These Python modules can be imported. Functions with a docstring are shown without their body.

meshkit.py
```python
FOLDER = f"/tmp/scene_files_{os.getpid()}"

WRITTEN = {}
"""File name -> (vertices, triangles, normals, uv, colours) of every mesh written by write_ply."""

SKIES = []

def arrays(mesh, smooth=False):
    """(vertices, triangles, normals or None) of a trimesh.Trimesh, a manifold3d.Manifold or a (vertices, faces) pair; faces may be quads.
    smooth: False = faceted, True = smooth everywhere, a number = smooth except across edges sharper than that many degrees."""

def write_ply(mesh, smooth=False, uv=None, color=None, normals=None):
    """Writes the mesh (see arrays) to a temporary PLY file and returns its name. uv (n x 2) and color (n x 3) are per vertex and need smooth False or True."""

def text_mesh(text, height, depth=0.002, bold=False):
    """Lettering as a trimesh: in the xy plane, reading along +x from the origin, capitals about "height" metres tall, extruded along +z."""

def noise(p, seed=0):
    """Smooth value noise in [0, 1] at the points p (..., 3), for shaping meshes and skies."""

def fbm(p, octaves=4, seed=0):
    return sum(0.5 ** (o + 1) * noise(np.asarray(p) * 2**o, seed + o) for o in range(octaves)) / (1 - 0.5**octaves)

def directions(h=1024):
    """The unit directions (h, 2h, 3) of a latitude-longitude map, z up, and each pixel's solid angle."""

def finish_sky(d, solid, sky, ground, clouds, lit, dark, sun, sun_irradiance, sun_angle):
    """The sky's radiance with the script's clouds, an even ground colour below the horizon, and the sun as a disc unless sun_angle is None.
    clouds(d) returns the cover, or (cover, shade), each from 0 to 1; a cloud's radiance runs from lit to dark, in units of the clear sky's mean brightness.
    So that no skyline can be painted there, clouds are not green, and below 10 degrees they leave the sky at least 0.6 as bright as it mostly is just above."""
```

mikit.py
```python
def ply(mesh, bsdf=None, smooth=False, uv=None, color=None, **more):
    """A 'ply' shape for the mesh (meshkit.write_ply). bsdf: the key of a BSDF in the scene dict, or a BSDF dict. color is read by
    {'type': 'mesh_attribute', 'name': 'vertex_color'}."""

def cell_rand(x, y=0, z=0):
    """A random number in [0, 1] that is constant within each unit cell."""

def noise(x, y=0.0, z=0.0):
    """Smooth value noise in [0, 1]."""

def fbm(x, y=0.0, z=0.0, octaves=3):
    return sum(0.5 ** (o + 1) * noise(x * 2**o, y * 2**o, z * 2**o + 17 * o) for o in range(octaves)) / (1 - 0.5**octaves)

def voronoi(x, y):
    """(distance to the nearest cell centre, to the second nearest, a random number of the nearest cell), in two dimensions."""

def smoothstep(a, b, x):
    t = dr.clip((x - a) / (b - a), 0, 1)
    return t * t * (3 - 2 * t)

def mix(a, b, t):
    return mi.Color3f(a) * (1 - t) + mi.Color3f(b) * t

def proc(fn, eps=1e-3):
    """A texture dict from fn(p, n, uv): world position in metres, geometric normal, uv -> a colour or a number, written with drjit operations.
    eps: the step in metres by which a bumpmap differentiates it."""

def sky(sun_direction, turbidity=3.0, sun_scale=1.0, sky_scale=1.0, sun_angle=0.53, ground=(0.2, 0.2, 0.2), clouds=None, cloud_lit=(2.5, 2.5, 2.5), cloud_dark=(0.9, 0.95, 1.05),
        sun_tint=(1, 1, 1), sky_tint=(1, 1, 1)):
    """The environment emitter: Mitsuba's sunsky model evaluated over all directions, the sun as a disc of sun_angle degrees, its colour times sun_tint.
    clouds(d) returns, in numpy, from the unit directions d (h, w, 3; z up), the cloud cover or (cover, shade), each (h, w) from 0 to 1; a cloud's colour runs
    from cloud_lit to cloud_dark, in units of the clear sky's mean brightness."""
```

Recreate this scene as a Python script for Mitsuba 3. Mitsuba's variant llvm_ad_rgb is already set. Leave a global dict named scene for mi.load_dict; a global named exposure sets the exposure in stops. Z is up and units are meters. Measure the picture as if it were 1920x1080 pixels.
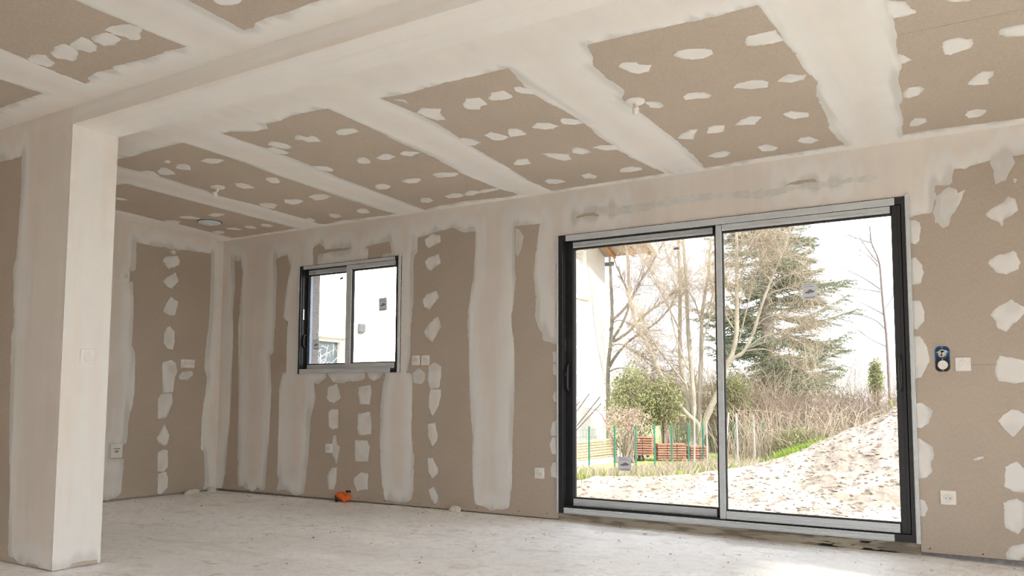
import math, random
import numpy as np, trimesh, shapely, manifold3d as m3, mitsuba as mi, drjit as dr
from shapely.geometry import Polygon, box as sbox
from scipy.spatial import Delaunay, cKDTree
import mikit, meshkit
T = mi.ScalarTransform4f
rng = np.random.default_rng(7)
random.seed(7)

# ------------------------------------------------------------------ camera, sky, exposure
CAM = np.array([6.885, -5.501, 0.908])
FWD = np.array([-0.52772, 0.84563, 0.08011])
UP = np.array([0.03924, -0.06994, 0.99678])
scene, labels = {'type': 'scene'}, {}
scene['camera'] = {'type': 'perspective', 'fov': 63.415, 'fov_axis': 'x', 'principal_point_offset_y': -0.0780, 'near_clip': 0.05, 'far_clip': 400.0,
                   'to_world': T().look_at(origin=CAM.tolist(), target=(CAM + FWD).tolist(), up=UP.tolist())}
def overcast(d):
    n = meshkit.fbm(d * 3.0, 3, 5)
    return np.clip(0.78 + 0.35 * (n - 0.5), 0, 1), np.clip(0.25 + 0.5 * (n - 0.5), 0, 1)
scene['sky'] = mikit.sky((0.84, -0.24, 0.50), turbidity=4.0, sun_scale=0.5, sky_scale=1.0, sun_angle=2.5, ground=(0.30, 0.28, 0.25), clouds=overcast,
                         cloud_lit=(3.5, 3.6, 3.75), cloud_dark=(2.7, 2.8, 2.95), sun_tint=(0.85, 1.0, 1.24))
exposure = 3.35

# ------------------------------------------------------------------ materials
noise, fbm, mix, sstep = mikit.noise, mikit.fbm, mikit.mix, mikit.smoothstep
def rgb(c): return {'type': 'rgb', 'value': list(c)}
def bsdf(name, color, rough=0.6, metal=0.0, spec=0.3, bump=None, bscale=0.001, eps=1e-3, **k):
    d = {'type': 'principled', 'base_color': mikit.proc(color) if callable(color) else rgb(color), 'roughness': rough, 'metallic': metal, 'specular': spec, **k}
    if bump: d = {'type': 'bumpmap', 'nested': d, 'arbitrary': mikit.proc(bump, eps), 'scale': bscale}
    scene[name] = {'type': 'twosided', 'nested': d}
    return name
CREAM, PINK, SMEAR = (0.79, 0.78, 0.76), (0.75, 0.70, 0.655), (0.61, 0.605, 0.58)
def plaster(streak, pink=1.0):
    def col(p, n, uv):
        s = streak(p)
        d = uv.x
        c = mix(CREAM, PINK, pink * sstep(0.07, 0.18, d + (s - 0.5) * 0.22))
        thin = (1 - sstep(0.0, 0.055, d + (s - 0.5) * 0.12)) * 0.75
        thin = dr.maximum(thin, uv.y * (0.2 + 0.9 * s))
        c = mix(c, SMEAR, dr.clip(thin, 0, 1))
        return c * (0.915 + 0.07 * fbm(p.x * 5 + 3, p.y * 5, p.z * 5, 3) + 0.10 * s)
    return col
up_down = lambda p: fbm(p.x * 16 + p.y * 16, 0.0, p.z * 1.3, 3)
along_y = lambda p: fbm(p.x * 16, p.y * 1.1, 4.0, 3)
along_x = lambda p: fbm(p.x * 1.1, p.y * 22, p.z * 22, 3)
bsdf('m_plaster_wall', plaster(up_down), 0.85, spec=0.15)
bsdf('m_plaster_ceiling', plaster(along_y, 0.5), 0.85, spec=0.15)
bsdf('m_plaster_beam', plaster(along_x), 0.85, spec=0.15)
def board(p, n, uv):
    fibre = fbm(p.x * 190, p.y * 190, p.z * 190, 2)
    blot = fbm(p.x * 2.3, p.y * 2.3, p.z * 2.3, 3)
    return mi.Color3f(0.485, 0.415, 0.348) * (0.84 + 0.2 * fibre + 0.12 * blot)
bsdf('m_board', board, 0.9, spec=0.12)
def screed(p, n, uv):
    big = fbm(p.x * 0.9 + 5, p.y * 0.9, 0, 4)
    mid = fbm(p.x * 4, p.y * 9 + 3, 0, 4)
    c = mix((0.755, 0.765, 0.77), (0.825, 0.835, 0.84), sstep(0.35, 0.65, big))
    c = mix(c, (0.87, 0.87, 0.87), 0.7 * sstep(0.55, 0.75, fbm(p.x * 2.2, p.y * 3.1, 7, 4)))
    c = mix(c, (0.60, 0.575, 0.54), 0.4 * sstep(0.62, 0.80, mid))
    c = mix(c, (0.46, 0.42, 0.37), 0.55 * sstep(0.74, 0.84, fbm(p.x * 11 + 9, p.y * 20, 2, 3)))
    c = mix(c, (0.66, 0.65, 0.63), 0.4 * sstep(0.5, 0.7, fbm(p.x * 23, p.y * 23, 5, 3)))
    c = mix(c, (0.46, 0.44, 0.41), 0.6 * sstep(3.9, 4.4, p.x) * (1 - sstep(5.3, 6.0, p.x)) * sstep(-0.45, -0.25, p.y) * sstep(0.45, 0.62, fbm(p.x * 3, p.y * 5, 11, 3)))
    return c * (0.93 + 0.14 * noise(p.x * 120, p.y * 120, 0))
bsdf('m_screed', screed, 0.5, spec=0.6, bump=lambda p, n, uv: fbm(p.x * 14, p.y * 14, 0, 4), bscale=0.002, eps=4e-3)
def old_concrete(p, n, uv):
    s = fbm(p.x * 6, p.y * 6, p.z * 30, 4)
    c = mix((0.42, 0.375, 0.295), (0.22, 0.19, 0.15), sstep(0.42, 0.66, s))
    black = sstep(5.55, 5.75, p.x) * (1 - sstep(6.15, 6.22, p.x)) * sstep(0.52, 0.62, fbm(p.x * 9, 3, p.z * 40, 3))
    return mix(c, (0.03, 0.03, 0.03), black)
bsdf('m_sill', old_concrete, 0.9, spec=0.1)
def block(p, n, uv): return mi.Color3f(0.40, 0.385, 0.375) * (0.65 + 0.6 * fbm(p.x * 60, p.y * 60, p.z * 60, 3))
bsdf('m_block', block, 0.95, spec=0.1)
bsdf('m_black', (0.017, 0.018, 0.021), 0.42, spec=0.5)
bsdf('m_film', lambda p, n, uv: mi.Color3f(0.575, 0.61, 0.63) * (0.93 + 0.14 * fbm(p.x * 5, p.y * 40, p.z * 40, 2)), 0.38, spec=0.5)
bsdf('m_blue_film', (0.42, 0.55, 0.72), 0.35, spec=0.5)
bsdf('m_white', (0.80, 0.78, 0.75), 0.35, spec=0.4)
bsdf('m_shade', (0.73, 0.715, 0.69), 0.5)
bsdf('m_vent', (0.74, 0.80, 0.84), 0.35)
bsdf('m_hole', (0.03, 0.03, 0.03), 0.7)
bsdf('m_chrome', (0.7, 0.7, 0.7), 0.25, metal=1.0)
bsdf('m_blue', (0.02, 0.11, 0.30), 0.4)
bsdf('m_wire_beige', (0.62, 0.58, 0.50), 0.5)
bsdf('m_orange', (0.78, 0.155, 0.03), 0.45)
bsdf('m_lump', lambda p, n, uv: mi.Color3f(0.72, 0.69, 0.62) * (0.85 + 0.25 * fbm(p.x * 60, p.y * 60, p.z * 60, 3)), 0.9, spec=0.1)
scene['m_paper'] = {'type': 'principledthin', 'base_color': rgb((0.62, 0.63, 0.66)), 'roughness': 0.7, 'diff_trans': 0.3, 'spec_trans': 0.0}
bsdf('m_ink', (0.24, 0.24, 0.27), 0.7)
bsdf('m_crumb_dark', (0.17, 0.145, 0.12), 0.9, spec=0.1)
bsdf('m_crumb_light', (0.62, 0.57, 0.50), 0.9, spec=0.1)
scene['m_glass'] = {'type': 'thindielectric', 'int_ior': 1.45}
bsdf('m_facade', lambda p, n, uv: mi.Color3f(0.84, 0.83, 0.81) * (0.95 + 0.08 * fbm(p.y * 2, p.z * 2, 1, 3)), 0.9, spec=0.1)
bsdf('m_roofwood', lambda p, n, uv: mi.Color3f(0.50, 0.24, 0.10) * (0.8 + 0.4 * fbm(p.x * 30, p.y * 3, p.z * 3, 3)), 0.7)
bsdf('m_soffit', (0.40, 0.31, 0.26), 0.8)
bsdf('m_zinc', (0.15, 0.165, 0.18), 0.5)
bsdf('m_darkglass', (0.09, 0.115, 0.135), 0.12, spec=0.6)
def earth(p, n, uv):
    g = fbm(p.x * 2.4, p.y * 2.4, 0, 4)
    c = mix((0.36, 0.31, 0.26), (0.49, 0.44, 0.385), sstep(0.35, 0.65, g))
    c = mix(c, (0.17, 0.125, 0.09), 0.75 * sstep(0.60, 0.72, fbm(p.x * 9, p.y * 9, p.z * 9, 4)))
    grass = fbm(p.x * 1.3 + 40, p.y * 1.3, 3, 4)
    lawn = sstep(0.0, 0.7, 1.0 - p.x + 0.10 * (p.y - 6.5) + 1.1 * (grass - 0.5)) * sstep(2.6, 3.4, p.y)
    far = sstep(11.0, 13.0, p.y + 1.6 * (grass - 0.5))
    c = mix(c, mix((0.27, 0.36, 0.10), (0.46, 0.46, 0.22), sstep(0.35, 0.62, grass)), dr.maximum(lawn, far * 0.8))
    return c
bsdf('m_earth', earth, 0.95, spec=0.08, bump=lambda p, n, uv: fbm(p.x * 11, p.y * 11, 0, 4), bscale=0.05, eps=8e-3)
bsdf('m_clod', lambda p, n, uv: mix((0.24, 0.19, 0.15), (0.50, 0.45, 0.39), fbm(p.x * 7, p.y * 7, p.z * 7, 3)), 0.95, spec=0.08)
def bark(base):
    return lambda p, n, uv: mi.Color3f(*base) * (0.62 + 0.7 * fbm(p.x * 14, p.y * 14, p.z * 4, 4))
bsdf('m_bark_pale', bark((0.43, 0.39, 0.33)), 0.9, spec=0.1)
bsdf('m_bark_grey', bark((0.36, 0.32, 0.27)), 0.9, spec=0.1)
bsdf('m_twig_tan', (0.42, 0.355, 0.28), 0.9, spec=0.1)
bsdf('m_twig_brown', (0.30, 0.235, 0.20), 0.9, spec=0.1)
bsdf('m_twig_violet', (0.26, 0.21, 0.22), 0.9, spec=0.1)
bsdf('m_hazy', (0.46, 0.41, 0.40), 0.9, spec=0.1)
def leafmat(name, c, var=0.5):
    scene[name] = {'type': 'principledthin', 'base_color': mikit.proc(lambda p, n, uv: mi.Color3f(*c) * (1 - var / 2 + var * noise(p.x * 9, p.y * 9, p.z * 9))), 'roughness': 0.7, 'diff_trans': 0.6, 'spec_trans': 0.0}
leafmat('m_needle', (0.22, 0.25, 0.175))
leafmat('m_leaf', (0.31, 0.33, 0.17), 0.9)
leafmat('m_blossom', (0.62, 0.48, 0.43))
leafmat('m_grass', (0.30, 0.42, 0.09), 0.6)
leafmat('m_straw', (0.44, 0.385, 0.30), 0.6)
bsdf('m_fence', (0.045, 0.19, 0.135), 0.5)
bsdf('m_stake', lambda p, n, uv: mi.Color3f(0.50, 0.47, 0.43) * (0.6 + 0.6 * fbm(p.x * 20, p.y * 20, p.z * 9, 3)), 0.9)
bsdf('m_lumber', lambda p, n, uv: mi.Color3f(0.47, 0.35, 0.26) * (0.75 + 0.5 * fbm(p.y * 2, p.z * 50, p.x * 9, 3)), 0.8)
bsdf('m_brick', lambda p, n, uv: mi.Color3f(0.42, 0.205, 0.15) * (0.8 + 0.4 * noise(p.x * 5, p.y * 5, p.z * 20)), 0.9)
bsdf('m_rebar', (0.12, 0.10, 0.09), 0.6)

# ------------------------------------------------------------------ helpers
def free(name):
    k, i = name, 0
    while k in scene or k in labels:
        i += 1; k = f'{name}_{i:03d}'
    return k
def put(name, mesh, mat, parent=None, smooth=False, uv=None, label=None, cat=None, group=None, kind=None):
    k = free(f'{parent}__{name}' if parent else name)
    scene[k] = mikit.ply(mesh, mat, smooth=smooth, uv=uv)
    tag(k, label, cat, group, kind)
    return k
def tag(k, label=None, cat=None, group=None, kind=None):
    d = {a: b for a, b in (('label', label), ('category', cat), ('group', group), ('kind', kind)) if b}
    if d: labels[k] = d
def thing(name, label, cat=None, group=None, kind=None):
    k = free(name); tag(k, label, cat, group, kind); return k
def bx(x0, x1, y0, y1, z0, z1):
    m = trimesh.creation.box(extents=(x1 - x0, y1 - y0, z1 - z0)); m.apply_translation(((x0 + x1) / 2, (y0 + y1) / 2, (z0 + z1) / 2)); return m
def cbx(x0, x1, y0, y1, z0, z1, c=0.002):
    lo, hi = np.array([x0, y0, z0]), np.array([x1, y1, z1]); pts = []
    for s in np.ndindex(2, 2, 2):
        p = np.where(s, hi, lo)
        for k in range(3):
            q = p + np.where(np.array(s), -c, c); q[k] = p[k]; pts.append(q)
    return trimesh.convex.convex_hull(np.array(pts))
def cat(*ms): return trimesh.util.concatenate(list(ms))
def tube(pts, rad, sides=6, cap=True):
    pts = np.asarray(pts, float); n = len(pts); rad = np.broadcast_to(rad, n)
    tan = np.gradient(pts, axis=0); tan /= np.linalg.norm(tan, axis=1, keepdims=True) + 1e-12
    ref = np.array([0.31, 0.17, 0.94]) if abs(tan[0, 2]) < 0.9 else np.array([1.0, 0.1, 0])
    a = np.cross(tan, ref); a /= np.linalg.norm(a, axis=1, keepdims=True) + 1e-12
    b = np.cross(tan, a); th = np.arange(sides) * 2 * np.pi / sides
    v = (pts[:, None] + rad[:, None, None] * (np.cos(th)[None, :, None] * a[:, None] + np.sin(th)[None, :, None] * b[:, None])).reshape(-1, 3)
    i = np.arange(n - 1)[:, None] * sides + np.arange(sides); j = np.arange(n - 1)[:, None] * sides + (np.arange(sides) + 1) % sides
    f = np.concatenate([np.stack([i, j, j + sides], -1).reshape(-1, 3), np.stack([i, j + sides, i + sides], -1).reshape(-1, 3)])
    if cap:
        c0, c1 = len(v), len(v) + 1; v = np.vstack([v, pts[0], pts[-1]]); s = np.arange(sides); t = (s + 1) % sides
        f = np.vstack([f, np.stack([t, s, s * 0 + c0], 1), np.stack([s, t, s * 0 + c1], 1) + np.array([(n - 1) * sides, (n - 1) * sides, 0])])
    return trimesh.Trimesh(v, f, process=False)
def lathe(prof, n=28):
    prof = np.asarray(prof, float); th = np.arange(n) * 2 * np.pi / n
    v = np.stack([prof[:, 0, None] * np.cos(th), prof[:, 0, None] * np.sin(th), np.repeat(prof[:, 1, None], n, 1)], -1).reshape(-1, 3)
    i = np.arange(len(prof) - 1)[:, None] * n + np.arange(n); j = np.arange(len(prof) - 1)[:, None] * n + (np.arange(n) + 1) % n
    return trimesh.Trimesh(v, np.concatenate([np.stack([i, j, j + n], -1).reshape(-1, 3), np.stack([i, j + n, i + n], -1).reshape(-1, 3)]), process=False)
def smooth_line(pts, k=4):
    pts = np.asarray(pts, float); t = np.arange(len(pts)); tt = np.linspace(0, len(pts) - 1, (len(pts) - 1) * k + 1)
    if len(pts) < 3: return np.stack([np.interp(tt, t, pts[:, c]) for c in range(pts.shape[1])], 1)
    from scipy.interpolate import CubicSpline, PchipInterpolator
    return PchipInterpolator(t, pts)(tt)

# planes of the room: 2-d (a, b) -> 3-d, the normal pointing into the room
H, YF, YB, XC, ZB, XR, YS, XL = 2.5, -3.022, -2.757, 2.506, 2.397, 9.3, -9.0, -0.6
PLANES = {'ceiling': (lambda a, b, h: (a, b, H - h)), 'back': (lambda a, b, h: (a, -h, b)), 'left': (lambda a, b, h: (h, a, b)),
          'partition': (lambda a, b, h: (a, YF - h, b)), 'column': (lambda a, b, h: (XC + h, a, b)), 'right': (lambda a, b, h: (XR - h, a, b))}
def rough(poly, amp=0.004, freq=55, seed=0, step=0.012):
    g = shapely.segmentize(poly, step)
    def f(p):
        q = np.column_stack([p * freq, np.full(len(p), seed * 3.7)])
        q2 = np.column_stack([p * freq * 0.28, np.full(len(p), seed * 1.3)])
        d = np.stack([meshkit.noise(q, 1) + meshkit.noise(q2, 3), meshkit.noise(q, 2) + meshkit.noise(q2, 4)], 1) - 1
        return p + d * amp
    g = shapely.transform(g, f).buffer(0)
    return g
def pieces(g): return [q for q in getattr(g, 'geoms', [g]) if q.geom_type == 'Polygon' and q.area > 2e-5]
def ring_points(g, step):
    out = []
    for q in pieces(g):
        for r in [q.exterior, *q.interiors]: out.append(shapely.get_coordinates(shapely.segmentize(r, step))[:-1])
    return np.vstack(out)
def sheet(poly, plane, thick, lift=0.0, grid=0.03, edge=None, ramp=0.018, tone=0.0):
    """A trowelled layer over one polygon: thin at its edge, full inside. uv = (distance to the edge, tone)."""
    rp = ring_points(poly, grid)
    x0, y0, x1, y1 = poly.bounds
    gx, gy = np.meshgrid(np.arange(x0, x1, grid), np.arange(y0, y1, grid))
    gp = np.column_stack([gx.ravel(), gy.ravel()]) + rng.uniform(-0.2, 0.2, (gx.size, 2)) * grid
    shapely.prepare(poly)
    gp = gp[shapely.contains_xy(poly, gp)]
    if len(gp): gp = gp[cKDTree(rp).query(gp)[0] > 0.35 * grid]
    p = np.vstack([rp, gp]); tri = Delaunay(p).simplices
    c = p[tri].mean(1); tri = tri[shapely.contains_xy(poly, c)]
    a = p[tri]; area = (a[:, 1, 0] - a[:, 0, 0]) * (a[:, 2, 1] - a[:, 0, 1]) - (a[:, 1, 1] - a[:, 0, 1]) * (a[:, 2, 0] - a[:, 0, 0])
    tri = np.where((area < 0)[:, None], tri[:, ::-1], tri)[abs(area) > 1e-9]
    d = cKDTree(rp if edge is None else edge).query(p)[0]
    t = np.clip(d / ramp, 0, 1); t = t * t * (3 - 2 * t)
    h = lift - 0.0004 + (thick + 0.0004) * t
    v = np.stack(PLANES[plane](p[:, 0], p[:, 1], h), 1)
    n = np.cross(v[tri[0, 1]] - v[tri[0, 0]], v[tri[0, 2]] - v[tri[0, 0]])
    w = np.array(PLANES[plane](0., 0., 1.)) - np.array(PLANES[plane](0., 0., 0.))
    if n @ w < 0: tri = tri[:, ::-1]
    return trimesh.Trimesh(v, tri, process=False), np.column_stack([d, np.full(len(p), tone)])
def poly(flat): return Polygon(np.array(flat).reshape(-1, 2)).buffer(0)
def lay(surface, plane, holder, rect, mat, coat_seed):
    dk = shapely.union_all([rough(poly(f), 0.005, 60, coat_seed + i) for i, f in enumerate(DARK.get(surface, []))])
    coat = rect.difference(dk)
    inner = dk.intersection(rect)
    edge = ring_points(dk, 0.012)
    edge = edge[shapely.contains_xy(rect.buffer(0.01), edge)]
    for q in sorted(pieces(coat), key=lambda q: -q.area):
        if q.area < 0.002: continue
        m, uv = sheet(q, plane, 0.0018, 0.0, 0.04, edge)
        put('plaster_coat', m, mat, holder, True, uv)
    for i, f in enumerate(PATCH.get(surface, [])):
        for q in pieces(rough(poly(f).buffer(-0.004).buffer(0.004), 0.008, 85, 50 + i, 0.006).intersection(rect)):
            m, uv = sheet(q, plane, 0.0014, 0.0012, 0.012, None, 0.014)
            uv[:, 0] = np.minimum(uv[:, 0] * 2.2 + 0.02, 0.085); uv[:, 1] = np.clip((meshkit.noise(np.array(m.vertices) * 11, i) - .52) * 2.2, 0, .6)
            put('plaster_patch', m, mat, holder, True, uv)
    for i, f in enumerate(THIN.get(surface, [])):
        for q in pieces(rough(poly(f), 0.012, 30, 90 + i, 0.01).intersection(rect)):
            m, uv = sheet(q, plane, 0.0006, 0.0016, 0.02, None, 0.02, 0.9)
            uv[:, 1] *= np.clip(uv[:, 0] / 0.03, 0.25, 1); put('plaster_smear', m, mat, holder, True, uv, label='thin greyish smear of plaster')
def boards(holder, plane, rect, xs, ys=None, thick=0.0125, holes=()):
    """Plasterboards of about 1.2 m, butted with a fine joint, behind the plane."""
    hole = shapely.union_all(list(holes)) if holes else None
    x0, y0, x1, y1 = rect
    ys = ys or [y0, y1]
    for a, b in zip(xs[:-1], xs[1:]):
        for c, d in zip(ys[:-1], ys[1:]):
            q = sbox(a + 0.001, c + 0.001, b - 0.001, d - 0.001)
            if hole is not None: q = q.difference(hole)
            for g in pieces(q):
                m = trimesh.creation.extrude_polygon(g, thick, engine='earcut')
                v = np.array(m.vertices); m = trimesh.Trimesh(np.stack(PLANES[plane](v[:, 0], v[:, 1], -v[:, 2]), 1), m.faces, process=False)
                m.fix_normals()
                put('plasterboard', m, 'm_board', holder)
def solid(rect, holes, plane, h0, h1):
    g = rect
    for q in holes: g = g.difference(q)
    ms = []
    for q in pieces(g):
        m = trimesh.creation.extrude_polygon(q, h1 - h0, engine='earcut'); v = np.array(m.vertices)
        m = trimesh.Trimesh(np.stack(PLANES[plane](v[:, 0], v[:, 1], -(v[:, 2] + h0)), 1), m.faces, process=False); m.fix_normals(); ms.append(m)
    return cat(*ms)

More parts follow.
